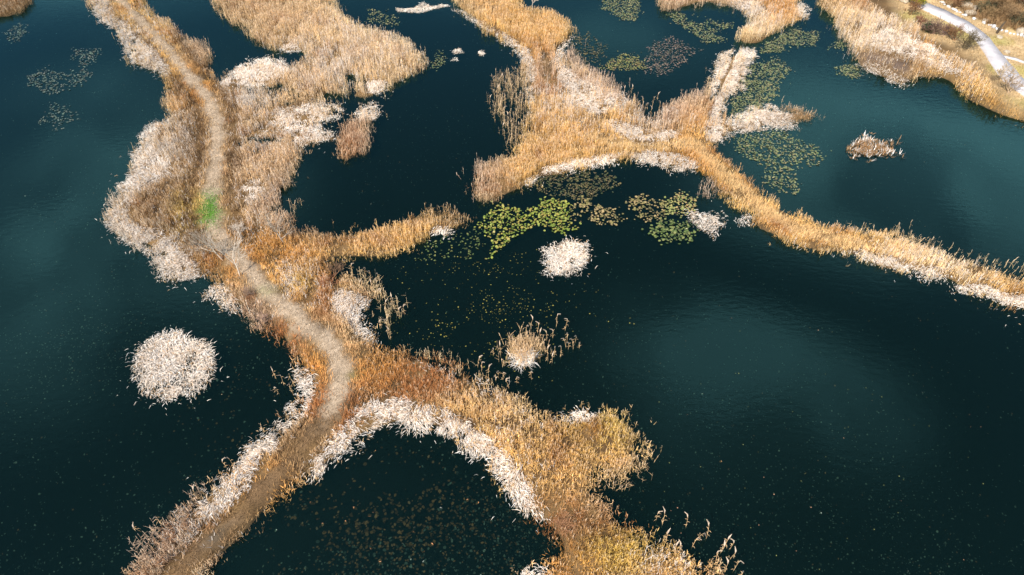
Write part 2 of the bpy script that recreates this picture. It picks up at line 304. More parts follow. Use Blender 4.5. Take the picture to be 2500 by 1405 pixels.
def bent(B, P, L_, ang, col, w=.0125, rise=(.5, .95)):
    """long dead leaves that rise and arch over"""
    n = len(P); k = 4 if w > .0126 else 3; tt = np.linspace(0, 1, k)[None]
    H = L_ * rng.uniform(*rise, n); dr = rng.uniform(1.15, 2.0, n)
    sp = rng.uniform(.30, .85, n) * L_
    hor = sp[:, None] * tt ** rng.uniform(1.3, 2.4, n)[:, None]; z = H[:, None] * (2 * tt - dr[:, None] * tt ** 2) * .62
    d = np.stack([np.cos(ang), np.sin(ang), np.zeros(n)], 1); s = np.stack([-np.sin(ang), np.cos(ang), np.zeros(n)], 1)
    cv = rng.normal(0, .12, n)[:, None] * L_[:, None] * tt ** 2
    cen = P[:, None] + d[:, None] * hor[..., None] + s[:, None] * cv[..., None]; cen[..., 2] += z
    ww = w * rng.uniform(.7, 1.4, n)[:, None] * (np.array([.5, 1.0, .95, .12]) if k == 4 else np.array([.6, 1.05, .2]))[None]
    roll = rng.uniform(-.6, .6, n)
    wd = s * np.cos(roll)[:, None] + np.array([0, 0, 1.0]) * np.sin(roll)[:, None]
    g = (np.array([.66, .88, 1.05, 1.06]) if k == 4 else np.array([.68, 1.0, 1.06]))[None, :, None]
    B.strips(cen, wd[:, None] * ww[..., None], col[:, None] * g)

def standing(B, P, H, col, plume, lean=.12, nleaf=3, lw=.014, psize=1.0, nplume=1):
    """upright reed: stem, side leaves, feathery plume"""
    n = len(P)
    a = rng.uniform(0, 2 * np.pi, n); ln = np.abs(rng.normal(0, lean, n)) * H
    d = np.stack([np.cos(a), np.sin(a), np.zeros(n)], 1)
    up = np.array([0, 0, 1.0])
    top = P + d * ln[:, None] + up * H[:, None]
    mid = P + d * (ln * .4)[:, None] + up * (H * .55)[:, None]
    f = rng.uniform(0, np.pi, n); s = np.stack([np.cos(f), np.sin(f), np.zeros(n)], 1)
    cen = np.stack([P, mid, top], 1)
    B.strips(cen[:, ::2], s[:, None] * np.array([.010, .005])[None, :, None], col * .92)
    for i in range(nleaf):
        t0 = rng.uniform(.30, .92, n); b = P + (mid - P) * np.minimum(t0 / .55, 1)[:, None] + (top - mid) * np.clip((t0 - .55) / .45, 0, 1)[:, None]
        la = rng.uniform(0, 2 * np.pi, n); ll = rng.uniform(.28, .60, n) * np.clip(H / 1.5, .3, 1.1)
        ld = np.stack([np.cos(la), np.sin(la), np.zeros(n)], 1); ls = np.stack([-np.sin(la), np.cos(la), np.zeros(n)], 1)
        ri = rng.uniform(.15, .75, n); dp = rng.uniform(-.5, .35, n)
        c2 = b + ld * ll[:, None] + up * (ll * (ri * .7 + dp))[:, None]
        cc = np.stack([b, c2], 1); w = lw * rng.uniform(.7, 1.3, n)
        B.strips(cc, ls[:, None] * (w[:, None] * np.array([1.0, .25])[None])[..., None], col * rng.uniform(.85, 1.2, (n, 1)))
    pl = rng.uniform(.22, .38, n) * psize; pa = rng.uniform(0, 2 * np.pi, n); pd_ = np.stack([np.cos(pa), np.sin(pa), np.zeros(n)], 1) * rng.uniform(.1, .55, n)[:, None]
    c0 = top - up * .10; c1 = top + (up * .5 + pd_ * .35) * pl[:, None]; c2 = top + (up * .85 + pd_) * pl[:, None]
    for q in range(nplume):
        fa = f + q * np.pi / 2; s2 = np.stack([np.cos(fa), np.sin(fa), np.zeros(n)], 1)
        w = rng.uniform(.020, .036, n) * psize
        B.strips(np.stack([c0, c1, c2], 1), s2[:, None] * (w[:, None] * np.array([.35, 1.0, .2])[None])[..., None], plume)

def tuft(B, P, H, col, blades=3, spread=.55, w=.012):
    n = len(P)
    for i in range(blades):
        a = rng.uniform(0, 2 * np.pi, n); sp = rng.uniform(.1, 1, n) * spread * H; h = H * rng.uniform(.55, 1.1, n)
        d = np.stack([np.cos(a), np.sin(a), np.zeros(n)], 1); s = np.stack([-np.sin(a), np.cos(a), np.zeros(n)], 1)
        b = P + d * (rng.uniform(0, .08, n))[:, None]
        cen = np.stack([b, b + d * sp[:, None]], 1); cen[:, 1, 2] += h
        B.strips(cen, s[:, None] * (w * rng.uniform(.7, 1.4, n)[:, None] * np.array([1.05, .3])[None])[..., None], col * rng.uniform(.8, 1.18, (n, 1)))

GAP = [(857,198,13,12),(818,238,26,7),(822,132,12,9),(576,300,8,60),(572,215,9,26),(482,330,9,42),(566,430,7,55),(596,500,9,26),(702,500,16,30),(660,348,42,5),(735,150,22,9),(700,140,40,6),(676,228,22,12),(628,224,22,7),
       (735,288,22,9),(745,300,12,14),(712,272,14,6),(386,520,10,12),(420,480,12,8),(430,560,14,7),(345,150,14,6),(360,600,10,6),(455,655,8,8),(1332,172,16,40),(1345,208,15,12),(1460,288,10,4),(1525,345,40,3),(1590,348,40,3),(815,690,9,30),(860,660,18,10),(1480,1195,14,12),(1540,1170,14,8),(930,888,12,6),(970,940,16,8),(860,300,8,4),(640,560,14,9),(600,560,8,10),(1395,640,9,8),(1372,655,10,5),(690,570,10,6)]
def scatter(poly, dens, h, lo=.12, hi=.75, wob=9, clump=.5, seed=0, thin=0):
    """plants whose foot and head both lie within an outline seen in the photograph"""
    poly = ext(poly)
    X, Y = to_ground(poly[:, 0], poly[:, 1], 0.3 * h)
    x0, x1, y0, y1 = X.min() - 1, X.max() + 1, Y.min() - 1, Y.max() + 1
    n = int((x1 - x0) * (y1 - y0) * dens)
    x = rng.uniform(x0, x1, n); y = rng.uniform(y0, y1, n)
    z = np.maximum(terr(x, y), -.05)
    nx = (vnoise(x, y, 1.1, 20 + seed) - .5) * 2 * wob + rng.normal(0, wob * .35, n); ny = (vnoise(x, y, 1.1, 40 + seed) - .5) * 2 * wob * .8 + rng.normal(0, wob * .25, n)
    st = rng.random(n) < .16; nx[st] += rng.normal(0, wob * 1.1, st.sum()); ny[st] += rng.normal(0, wob * .9, st.sum())
    sc = FPX / (y * cP + (CAM_H - z) * sP) / 30.0; nx *= sc; ny *= sc
    a, b = to_px(x, y, z + lo * h); c, d = to_px(x, y, z + hi * h)
    ok = inside(a + nx, b + ny, poly) & inside(c + nx, d + ny, poly)
    if thin > 0:
        f = np.zeros(n); i_ = np.flatnonzero(ok)
        for _ in range(5):
            f[i_] += inside(a[i_] + rng.normal(0, thin, len(i_)) * sc[i_], b[i_] + rng.normal(0, thin * .8, len(i_)) * sc[i_], poly)
        ok &= rng.random(n) < .14 + .86 * np.clip((f / 5 - .35) / .6, 0, 1)
    if clump > 0:
        dn = np.clip(1.05 + clump * 4.0 * (vnoise(x, y, .8, 60 + seed) * .4 + vnoise(x, y, 2.6, 61 + seed) * .6 - .52), .06, 1)
        ok &= rng.random(n) < dn
    for (gx_, gy_, rx_, ry_) in GAP:
        ok &= (((a - gx_) / rx_) ** 2 + ((b - gy_) / ry_) ** 2 > 1) | (rng.random(n) < .18)
    P = np.stack([x, y, z], 1)[ok]
    return P, a[ok], b[ok]

# ------------------------------------------------------------------ the setting: ground, water
gcol = np.zeros(GXX.shape + (3,))
gcol[:] = (.012, .015, .011)
lit = np.array((.19, .115, .048)); soil = np.array((.06, .037, .018))
nn = vnoise(GXX, GYY, .9, 12)[..., None]
landc = soil * (1 - nn) + lit * nn
s3 = np.clip((HT + .12) / .22, 0, 1)[..., None]
gcol = gcol * (1 - s3) + landc * s3
gp0, gp1 = to_px(GXX, GYY, np.maximum(HT, 0))
pw = np.clip((np.interp(gp1, (0, 300, 960, 1080), (.62, .74, .82, .58)) + (vnoise(GXX, GYY, 1.7, 13) - .5) * .7 - pd) / .55, 0, 1)[..., None] * s3
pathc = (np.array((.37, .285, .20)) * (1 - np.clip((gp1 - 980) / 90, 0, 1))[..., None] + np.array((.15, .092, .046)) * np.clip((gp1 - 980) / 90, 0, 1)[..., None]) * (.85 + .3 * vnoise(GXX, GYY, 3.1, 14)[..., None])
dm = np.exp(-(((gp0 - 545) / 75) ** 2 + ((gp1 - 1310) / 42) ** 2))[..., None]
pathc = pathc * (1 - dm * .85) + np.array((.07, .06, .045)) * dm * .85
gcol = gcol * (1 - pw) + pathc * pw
gr = np.exp(-(((gp0 - 508) / 26) ** 2 + ((gp1 - 514) / 34) ** 2))[..., None] * .8 * np.clip(vnoise(GXX, GYY, 2.2, 18)[..., None] * 2.0, .25, 1)
gcol = gcol * (1 - gr) + np.array((.12, .27, .03)) * gr
for (cx, cy, rx, ry) in ((650, 708, 26, 14), (868, 918, 20, 12)):
    g2 = np.exp(-(((gp0 - cx) / rx) ** 2 + ((gp1 - cy) / ry) ** 2))[..., None] * .45
    gcol = gcol * (1 - g2) + np.array((.14, .17, .05)) * g2
LAWN = ext([(2150,0),(2200,40),(2260,95),(2330,110),(2400,160),(2440,215),(2470,260),(2500,275),(2500,0)])
lw_ = box_blur(inside(gp0, gp1, LAWN).astype(float), 3)[..., None] * s3
lawnc = np.array((.42, .30, .16)) * (.75 + .5 * vnoise(GXX, GYY, .9, 15)[..., None]) + np.array((-.06, .0, -.05)) * np.clip((vnoise(GXX, GYY, .35, 16)[..., None] - .55) * 4, 0, 1)
gcol = gcol * (1 - lw_) + lawnc * lw_
hc = np.clip(HILL / 1.0, 0, 1)[..., None]
gcol = gcol * (1 - hc) + (np.array((.17, .10, .045)) * (.7 + .6 * vnoise(GXX, GYY, .8, 17)[..., None])) * hc
mud = ext([(2085,134),(2127,128),(2170,140),(2227,159),(2213,185),(2156,159),(2090,150)])
mu_ = box_blur(inside(gp0, gp1, mud).astype(float), 2)[..., None]
gcol = gcol * (1 - mu_) + np.array((.12, .085, .065)) * mu_
mud2 = box_blur(inside(gp0, gp1, ext([(1060,532),(1180,512),(1190,530),(1110,562),(1060,560)])).astype(float), 2)[..., None] * s3
gcol = gcol * (1 - mud2) + np.array((.075, .045, .028)) * mud2
ny_, nx_ = GXX.shape
idx = np.arange(ny_ * nx_).reshape(ny_, nx_)
Q = np.stack([idx[:-1, :-1], idx[:-1, 1:], idx[1:, 1:], idx[1:, :-1]], -1).reshape(-1, 4)
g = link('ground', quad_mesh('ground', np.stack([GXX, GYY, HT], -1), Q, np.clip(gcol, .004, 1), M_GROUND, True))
tag(g, 'marsh ground with trodden footpath along the causeway', None, None, 'structure')
far = 1600
bed = link('pond_bed', quad_mesh('pond_bed', [(-far, -far, -1.2), (far, -far, -1.2), (far, far, -1.2), (-far, far, -1.2)], [(0, 1, 2, 3)], [(.012, .015, .011)] * 4, M_GROUND))
tag(bed, 'dark mud bed below the pond water', None, None, 'structure')
wt = link('water', quad_mesh('water', [(-far, -far, 0), (far, -far, 0), (far, far, 0), (-far, far, 0)], [(0, 1, 2, 3)], None, M_WATER))
tag(wt, 'dark teal still pond water', None, None, 'structure')

# concrete walk on the east shore
def walk(name, Lp, Rp, lift, mat, label):
    def dens(p):
        q = []
        for (a, b), (c, d) in zip(p[:-1], p[1:]):
            for i in range(5): q.append((a + (c - a) * i / 5, b + (d - b) * i / 5))
        return q + [p[-1]]
    a = [land_at(*p) for p in dens(Lp)]; b = [land_at(*p) for p in dens(Rp)]
    V = []; Qs = []
    for i, (p, q) in enumerate(zip(a, b)):
        z = max(p[2], q[2]) + lift
        V += [(p[0], p[1], z - .3), (p[0], p[1], z), (q[0], q[1], z), (q[0], q[1], z - .3)]
        if i:
            o = 4 * (i - 1)
            for j in range(3): Qs.append((o + j, o + j + 1, o + j + 5, o + j + 4))
    tag(link(name, quad_mesh(name, V, Qs, None, mat)), label, None, None, 'structure')
walk('concrete_path', CONC_L, CONC_R, .10, M_CONC, 'pale concrete walkway curving along the east shore')
walk('concrete_strip', [(2449,142),(2478,148),(2500,157),(2560,175)], [(2449,138.5),(2478,144.5),(2500,153.5),(2560,171)], .12, M_CONC, 'thin white concrete strip joining the walkway')

# ------------------------------------------------------------------ pale, flattened reed beds
CREAM = np.array((.93, .86, .78)); CREAM_D = np.array((.74, .60, .46))
PALE = [  # name, outline, label, lean degrees (None = every way), density, length
 ('w', [(195,0),(228,32),(255,58),(290,80),(305,115),(320,160),(380,175),(405,195),(424,182),(404,142),(370,114),(327,77),(299,43),(273,23),(242,0)], 'cream bent reeds along the west bank at the top left', 200, 1, 1.1),
 ('w', [(478,256),(455,279),(421,300),(385,330),(375,360),(400,390),(430,400),(425,430),(380,450),(336,478),(322,509),(290,505),(262,505),(285,472),(296,450),(325,430),(330,400),(322,378),(345,350),(342,325),(370,305),(410,290)], 'pale bleached reeds on the big west lobe above the green turf', 170, 1, 1.1),
 ('w', [(262,505),(290,505),(322,509),(333,544),(364,564),(410,566),(421,586),(455,615),(490,643),(507,672),(490,691),(461,683),(421,689),(398,690),(378,632),(342,606),(300,585),(268,550)], 'pale bleached reeds trailing down the lower west lobe left of the bare trees', 215, 1, 1.1),
 ('w', [(495,709),(520,695),(545,691),(562,710),(570,733),(597,740),(592,764),(560,760),(535,752),(513,737)], 'small white reed tuft against the causeway below the west lobe', None, .9, .9),
 ('w', [(757,1130),(791,1099),(814,1068),(842,1042),(859,1019),(885,999),(922,976),(964,968),(999,979),(1055,990),(1098,999),(1141,1019),(1169,1047),(1192,1064),(1212,1096),(1258,1127),(1284,1164),(1298,1204),(1321,1247),(1343,1270),(1315,1267),(1281,1261),(1258,1233),(1232,1201),(1210,1164),(1195,1136),(1190,1121),(1161,1112),(1127,1096),(1107,1074),(1067,1063),(1042,1052),(999,1046),(970,1037),(942,1037),(911,1057),(894,1074),(859,1091),(837,1109),(794,1157),(757,1190)], 'broad white arc of combed over reeds round the bottom pond', 235, 1.2, 1.2),
 ('w', [(748,894),(779,928),(776,956),(754,1007),(725,1036),(694,1067),(684,1090),(655,1133),(618,1176),(590,1216),(544,1256),(499,1281),(464,1293),(462,1260),(490,1225),(510,1190),(545,1160),(584,1119),(607,1088),(634,1059),(665,1039),(685,1005),(705,1005),(714,973),(737,948),(720,908),(725,888)], 'white reeds along the left bank of the lower left footpath', 205, 1, 1.1),
 ('w', [(811,706),(845,698),(873,715),(919,735),(890,754),(884,780),(907,797),(927,817),(921,840),(890,824),(856,796),(828,770),(802,740)], 'bright white reed patch in the inner bend right of the causeway', 280, 1.3, 1.0),
 ('w', [(1018,880),(1055,883),(1098,897),(1120,912),(1098,913),(1055,900),(1025,893)], 'short pale reed strip on the south east arm beside rusty grass', None, .9, .8),
 ('w', [(1137,924),(1201,942),(1205,955),(1160,945)], 'small pale reed strip further along the south east arm', None, .9, .8),
 ('w', [(1368,1007),(1399,996),(1456,998),(1476,1010),(1433,1034),(1399,1044),(1362,1038)], 'whitish reeds on the north edge of the golden headland', 150, 1, 1.0),
 ('w', [(1265,1384),(1312,1373),(1338,1389),(1326,1405),(1268,1405)], 'white reed tuft cut off by the bottom edge of the picture', None, 1, 1.0),
 ('w', [(1032,577),(1070,559),(1112,562),(1090,583),(1044,585)], 'flattened white reeds at the tip of the north east arm', 20, 1.2, .9),
 ('w', [(1104,12),(1141,32),(1184,55),(1241,86),(1277,106),(1302,128),(1310,159),(1310,199),(1299,258),(1284,250),(1282,171),(1266,136),(1246,116),(1200,82),(1150,52),(1104,22)], 'narrow cream reed band down the west side of the north neck', 250, 1.2, .9),
 ('w', [(1371,112),(1398,80),(1408,88),(1380,122),(1372,159),(1400,176),(1460,195),(1513,226),(1549,242),(1549,256),(1522,272),(1470,286),(1410,273),(1384,230),(1360,199),(1352,159),(1354,128)], 'cream reeds down the east side of the north neck', 300, .9, 1.1),
 ('w', [(1462,283),(1522,300),(1584,316),(1644,320),(1669,309),(1642,342),(1584,346),(1527,340),(1487,312)], 'white crescent of reeds south of the small round bay', 270, 1.5, .9),
 ('w', [(1792,118),(1835,118),(1848,128),(1841,142),(1822,162),(1828,185),(1811,199),(1817,222),(1785,235),(1768,256),(1760,285),(1772,330),(1769,349),(1719,351),(1725,285),(1741,256),(1727,216),(1741,182),(1745,159),(1751,132)], 'dazzling white reed block north of the causeway crossing', 310, 1.6, .9),
 ('w', [(1768,342),(1786,330),(1835,330),(1928,316),(1965,303),(1930,292),(1945,280),(1900,264),(1871,252),(1834,263),(1800,288),(1768,292)], 'white reed spit pointing right into the east lake', 180, 1.3, .8),
 ('w', [(1268,458),(1312,421),(1337,404),(1416,389),(1450,389),(1522,369),(1527,377),(1487,408),(1439,411),(1371,422),(1322,431),(1294,455)], 'white reed fringe along the south edge of the east field', 60, 1.6, .8),
 ('w', [(1534,368),(1627,370),(1697,387),(1704,415),(1680,425),(1613,408),(1540,386)], 'white reed fringe just below the causeway crossing', 250, 1.6, .9),
 ('w', [(2079,608),(2184,628),(2238,648),(2295,656),(2341,679),(2426,708),(2500,729),(2500,775),(2443,752),(2398,729),(2335,707),(2295,684),(2247,676),(2213,664),(2142,653),(2085,628)], 'white reed fringe along the lower side of the far right causeway', 240, 1.3, .9),
 ('w', [(1795,530),(1815,520),(1836,528),(1832,548),(1806,546)], 'single white reed tuft leaning off the right hand causeway', 200, 1.5, .8),
 ('w', [(600,152),(628,143),(677,142),(716,158),(712,176),(676,198),(651,213),(600,217),(545,227),(533,207),(555,183),(584,160)], 'domed pale reed mound right of the footpath near the top', 120, 1.2, 1.0),
 ('w', [(655,302),(685,263),(742,254),(785,248),(838,254),(841,270),(822,292),(776,307),(818,322),(821,339),(771,352),(737,364),(711,358),(714,336),(671,319)], 'pale trampled reed patch with swirled middle beside the narrow channel', None, 1.0, .9),
 ('w', [(598,336),(643,314),(667,320),(628,341),(600,345)], 'thin pale reed streak between tan reeds right of the path', 10, 1.1, .8),
 ('w', [(600,439),(637,436),(650,461),(620,494),(596,490),(583,470),(585,450)], 'pale reed patch in brown reeds right of the green turf', None, .9, 1.0),
 ('w', [(888,200),(910,194),(944,194),(946,212),(930,234),(905,238),(890,220)], 'pale flattened reeds at the lower right of the big tan bed', 20, 1.3, .9),
 ('w', [(863,272),(880,258),(913,248),(929,270),(922,296),(890,300),(862,295)], 'pale tuft crowning the isolated reed clump', None, 1.3, .9),
 ('w', [(675,122),(690,108),(735,112),(742,130),(700,132)], 'small pale edge of the big tan bed above the dark inlet', None, 1.0, .9),
 ('w', [(1795,0),(1857,12),(1879,37),(1857,48),(1817,28),(1780,14)], 'cream reeds on the hooked island at the top', 250, 1.2, .9),
 ('w', [(1936,6),(1958,4),(1978,34),(1972,48),(1945,46)], 'pale reeds at the right tip of the hooked island', None, 1.2, .9),
 ('w', [(2113,114),(2142,71),(2199,66),(2255,103),(2295,120),(2312,146),(2341,169),(2357,198),(2321,184),(2255,161),(2199,139),(2156,127)], 'wide white reed belt on the east shore', None, 1.0, 1.0),
 ('w', [(2080,152),(2130,158),(2172,173),(2217,193),(2229,207),(2170,205),(2140,188),(2100,168)], 'white reed spit on the east shore beside brown mud', 300, 1.5, .8),
 ('island', ISLE['round'], 'round pale reed island alone in the lower left lake', 'radial', 1.25, 1.15),
 ('island', ISLE['square'], 'white shaggy reed island in the middle pond below the lily pads', 'radial', 1.15, 1.15),
 ('island', ISLE['tail'], 'small combed white reed island beside green lily pads', 200, 1.3, .9),
 ('island', ISLE['tip'], 'slender white reed islet at the top near the tan bed', None, 1.3, .8),
 ('island', ISLE['dot1'], 'tiny white tuft in the upper pond, upper left of three', None, 1.4, .7),
 ('island', ISLE['dot2'], 'tiny pale tuft in the upper pond, lowest of three', None, 1.2, .6),
 ('island', ISLE['dot3'], 'tiny white tuft in the upper pond, rightmost of three', None, 1.4, .7),
]
def left_shade(px):  # darkens reed colours towards the left, standing in for a soft cloud shadow
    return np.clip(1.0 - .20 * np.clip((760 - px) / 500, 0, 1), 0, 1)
PALE_POLY = []
PATHD = lambda P: seg_dist(P[:, 0], P[:, 1], PGW)
for i, (nm, poly, lab, lean, den, ln) in enumerate(PALE):
    ymean = np.mean([p[1] for p in poly])
    base_d = (620 if ymean > 600 else 500) if ymean > 350 else 380; ln = ln * (.34 if ymean > 600 else .40)
    P, a, b = scatter(poly, base_d * den, .75 * ln, .0, .62, wob=3 if ymean < 160 and nm == 'island' else 12 if nm == 'w' else 14, clump=.85 if nm == 'w' else .65, seed=i, thin=2 if ymean < 160 and nm == 'island' else 11 if nm == 'w' else 17)
    k_ = seg_dist(P[:, 0], P[:, 1], TRAIL) > .17
    k_ &= PATHD(P) > np.interp(b, (0, 960, 1080), (.8, .8, .5))
    P, a, b = P[k_], a[k_], b[k_]
    if len(P) == 0: continue
    if lean == 'radial':
        cx, cy = P[:, 0].mean(), P[:, 1].mean()
        ang = np.arctan2(P[:, 1] - cy, P[:, 0] - cx) + rng.normal(0, 1.25, len(P)) + (vnoise(P[:, 0], P[:, 1], .9, 71 + i) - .5) * 3
    elif lean is None:
        ang = vnoise(P[:, 0], P[:, 1], .9, 70 + i) * 4 * np.pi + rng.normal(0, .8, len(P))
    else:
        ang = R(lean) + (vnoise(P[:, 0], P[:, 1], .7, 70 + i) - .5) * 3.0 + rng.normal(0, .5, len(P))
    m = rng.random((len(P), 1)) * .75 + .25 * (vnoise(P[:, 0], P[:, 1], 1.5, 90)[:, None] > .45)
    col = (CREAM_D * (1 - m) + CREAM * m) * rng.uniform(.85, 1.12, (len(P), 1)) * left_shade(a)[:, None]
    tan_ = rng.random(len(P)) < .12
    col[tan_] *= np.array((.70, .52, .34))
    B = Buf(); hk = rng.random(len(P)) < .35; bent(B, P[~hk], ln * rng.uniform(.65, 1.25, (~hk).sum()), ang[~hk], col[~hk]); bent(B, P[hk], ln * rng.uniform(.7, 1.3, hk.sum()), ang[hk], col[hk], .0127, (.6, 1.1))
    if ymean > 300:       # a few taller curled leaves that break the outline
        e = rng.random(len(P)) < .03
        bent(B, P[e], ln * rng.uniform(1.1, 1.6, e.sum()), ang[e] + rng.normal(0, .7, e.sum()), col[e], .014, (.9, 1.4))
    c = P.mean(0); c[2] = 0
    o = link('reed_island' if nm == 'island' else 'reed_bed', B.mesh('reeds', M_REED, c)); o.location = c
    tag(o, lab, 'reeds', 'bleached reed beds', 'stuff'); PALE_POLY.append(ext(poly))

# ------------------------------------------------------------------ tan and golden reed beds, rusty grass
GOLD = np.array((.72, .43, .13)); STRAW = np.array((.80, .58, .31)); TAN = np.array((.64, .43, .225)); RUST = np.array((.40, .13, .025)); BROWN = np.array((.30, .17, .075)); OLIVE = np.array((.52, .36, .05)); PINK = np.array((.54, .37, .25)); ORANGE = np.array((.60, .28, .05))
# (x, y, radius x, radius y, colour, share of low grass)
BLOB = [
 (1010,925,105,48,RUST * .85,.85),(1010,925,60,30,RUST * .8,.85),(930,905,60,40,ORANGE,.7),(850,1010,35,40,RUST,.8),(1335,1255,65,50,RUST * .8,.8),(1390,1310,60,40,BROWN,.7),(1545,1275,45,25,RUST,.6),(690,620,70,40,ORANGE,.75),(620,600,45,30,ORANGE,.8),(725,680,70,45,GOLD,.25),
 (735,690,30,14,OLIVE,.6),(790,690,22,45,RUST,.7),(1480,1065,75,40,OLIVE,.4),(1560,1050,30,40,TAN,.1),(1450,1100,90,50,GOLD,.2),(1500,1350,90,45,OLIVE,.6),(1400,1370,70,50,ORANGE,.6),(1620,1370,80,40,GOLD,.35),(1230,1060,110,90,GOLD,.1),(1330,1150,80,80,GOLD,.12),(1250,1010,70,40,STRAW,.1),
 (450,520,30,40,OLIVE,.6),(400,500,50,50,BROWN,.3),(470,340,25,60,BROWN,.4),(575,330,18,140,BROWN,.6),(575,200,25,60,BROWN,.5),(640,400,70,50,TAN,.05),(700,480,50,60,PINK,.05),(530,640,50,40,ORANGE,.5),(500,610,50,40,BROWN,.4),(620,760,40,35,PINK,.45),(690,830,50,40,RUST,.45),(770,900,30,40,ORANGE,.45),(770,970,25,50,RUST,.6),
 (870,80,180,90,STRAW,.05),(640,60,110,70,TAN,.05),(780,160,120,50,TAN,.05),(640,260,60,40,TAN,.15),(640,330,60,30,TAN,.2),(400,140,60,60,GOLD,.3),(470,200,40,50,ORANGE,.45),(480,120,40,40,PINK,.3),(330,40,50,50,GOLD,.4),
 (1000,570,110,40,GOLD,.08),(850,610,90,30,GOLD,.15),(780,575,50,18,BROWN,.3),(1120,540,60,25,BROWN,.7),
 (1290,60,110,50,GOLD,.15),(1330,170,22,45,PINK,.1),(1320,130,30,25,ORANGE,.4),(1340,215,30,25,RUST,.5),(1390,330,140,80,GOLD,.12),(1260,420,80,50,GOLD,.12),(1200,440,50,40,PINK,.05),(1590,355,130,16,GOLD,.6),(1640,290,50,40,PINK,.05),(1680,310,40,30,ORANGE,.35),(1700,330,40,20,GOLD,.6),(1660,378,40,14,ORANGE,.5),(1720,420,40,40,ORANGE,.45),(1800,470,70,60,GOLD,.2),(1835,440,30,30,RUST,.6),(1920,540,60,40,GOLD,.2),(1900,560,30,20,RUST,.4),(2050,590,120,30,GOLD,.15),(2300,640,150,50,STRAW,.15),(2450,700,80,40,GOLD,.15),
 (1900,30,30,30,ORANGE,.4),(1850,80,60,30,STRAW,.05),(1700,10,70,30,PINK,.05),(2130,60,70,40,STRAW,.1),(2270,100,35,25,ORANGE,.5),(2330,150,60,30,GOLD,.3),(2400,240,70,40,GOLD,.3),(2450,270,60,30,ORANGE,.35),(2180,150,50,25,BROWN,.2),(2140,10,40,25,RUST,.4),
 (860,350,25,40,RUST,.25),(880,340,40,40,PINK,.05),(400,1330,90,60,PINK,.1),(560,1300,60,40,BROWN,.5),(650,1190,60,50,ORANGE,.4),(730,1090,40,50,BROWN,.5),(40,20,80,50,BROWN,.3),(1960,285,60,20,BROWN,.5),(2130,362,80,40,BROWN,.5)]
BL = np.array([(b[0], b[1], b[2], b[3]) for b in BLOB], float); BC = np.array([b[4] for b in BLOB]); BW = np.array([b[5] for b in BLOB])
def mix_at(a, b):
    w = np.exp(-(((a[:, None] - BL[None, :, 0]) / BL[None, :, 2]) ** 2 + ((b[:, None] - BL[None, :, 1]) / BL[None, :, 3]) ** 2) * 1.1)
    w0 = .10; tot = w.sum(1, keepdims=True) + w0
    return (w @ BC + w0 * TAN) / tot, ((w @ BW) + w0 * .2) / tot[:, 0]
FILL = {
 'main': [((300,40),'golden reeds beside the footpath at the top left'),((430,470),'brown and ochre reeds on the inner west lobe by the green turf'),((620,60),'tan reeds at the left end of the big upper bed'),((880,90),'large tan reed bed filling the upper middle'),((660,240),'tan reeds between footpath and narrow channel'),((660,430),'brown standing reeds right of the footpath above the bare trees'),((720,660),'golden reeds in the wide bend above the inner pond'),((980,570),'golden reeds on the north east arm'),((690,850),'rusty reeds on the left shoulder of the causeway'),((1000,920),'rust coloured grass at the causeway fork'),((1250,1070),'golden reeds on the south east arm above the white arc'),((1480,1080),'golden headland of reeds jutting right'),((1500,1340),'ochre and olive grass at the bottom of the south east arm'),((640,1190),'brown grass edging the lower left footpath'),((400,1340),'buff plumed reeds at the bottom of the lower left arm')],
 'east': [((1290,50),'golden reeds on the north field at the top middle'),((1330,180),'dark reeds in the narrow neck'),((1380,330),'wide golden reed field of the east network'),((1190,440),'golden reeds at the west point of the east field'),((1640,290),'buff reeds around the small round bay'),((1760,430),'golden causeway just below the crossing'),((2000,580),'golden reeds along the middle of the right hand causeway'),((2350,660),'straw reeds along the far right causeway'),((1960,285),'brown stubble at the end of the white spit')],
 'north': [((1700,20),'buff reeds on the hooked island at the top'),((1880,50),'orange reeds at the root of the hooked island')],
 'shore': [((2080,50),'straw reeds at the top of the east shore'),((2200,130),'straw reeds on the middle of the east shore'),((2430,260),'golden reeds along the lower east shore')],
 'corner': [((40,20),'brown reeds in the top left corner')],
 'clump': [((860,330),'reddish brown reed clump standing alone off the channel')],
}
PMIX = [(410,360,80,70,.6),(430,600,70,50,.5),(640,330,80,60,.4),(620,460,50,60,.35),(620,550,50,30,.45),(800,170,110,60,.55),(900,110,150,80,.4),(620,250,60,20,.8),(740,120,60,30,.5),(660,300,80,40,.4),(1400,240,90,70,.55),(1560,310,110,35,.35),(2150,90,130,60,.55),(2330,170,90,40,.4),(2300,650,260,60,.3),(1850,40,80,50,.35),(350,90,70,70,.4),(720,700,70,60,.4),(450,1280,80,70,.35),(1250,1100,60,120,.2),(1200,940,90,40,.35),(1650,1370,90,40,.3)]
SHORE_REED = ext([(1990,0),(1999,26),(2028,31),(2033,57),(2045,85),(2065,102),(2073,125),(2085,151),(2122,168),(2159,191),(2170,202),(2227,205),(2244,182),(2284,194),(2312,185),(2338,205),(2335,228),(2341,242),(2384,251),(2412,268),(2449,288),(2500,322),(2500,280),(2465,255),(2430,225),(2390,180),(2350,140),(2290,110),(2240,70),(2180,40),(2120,10),(2110,0)])
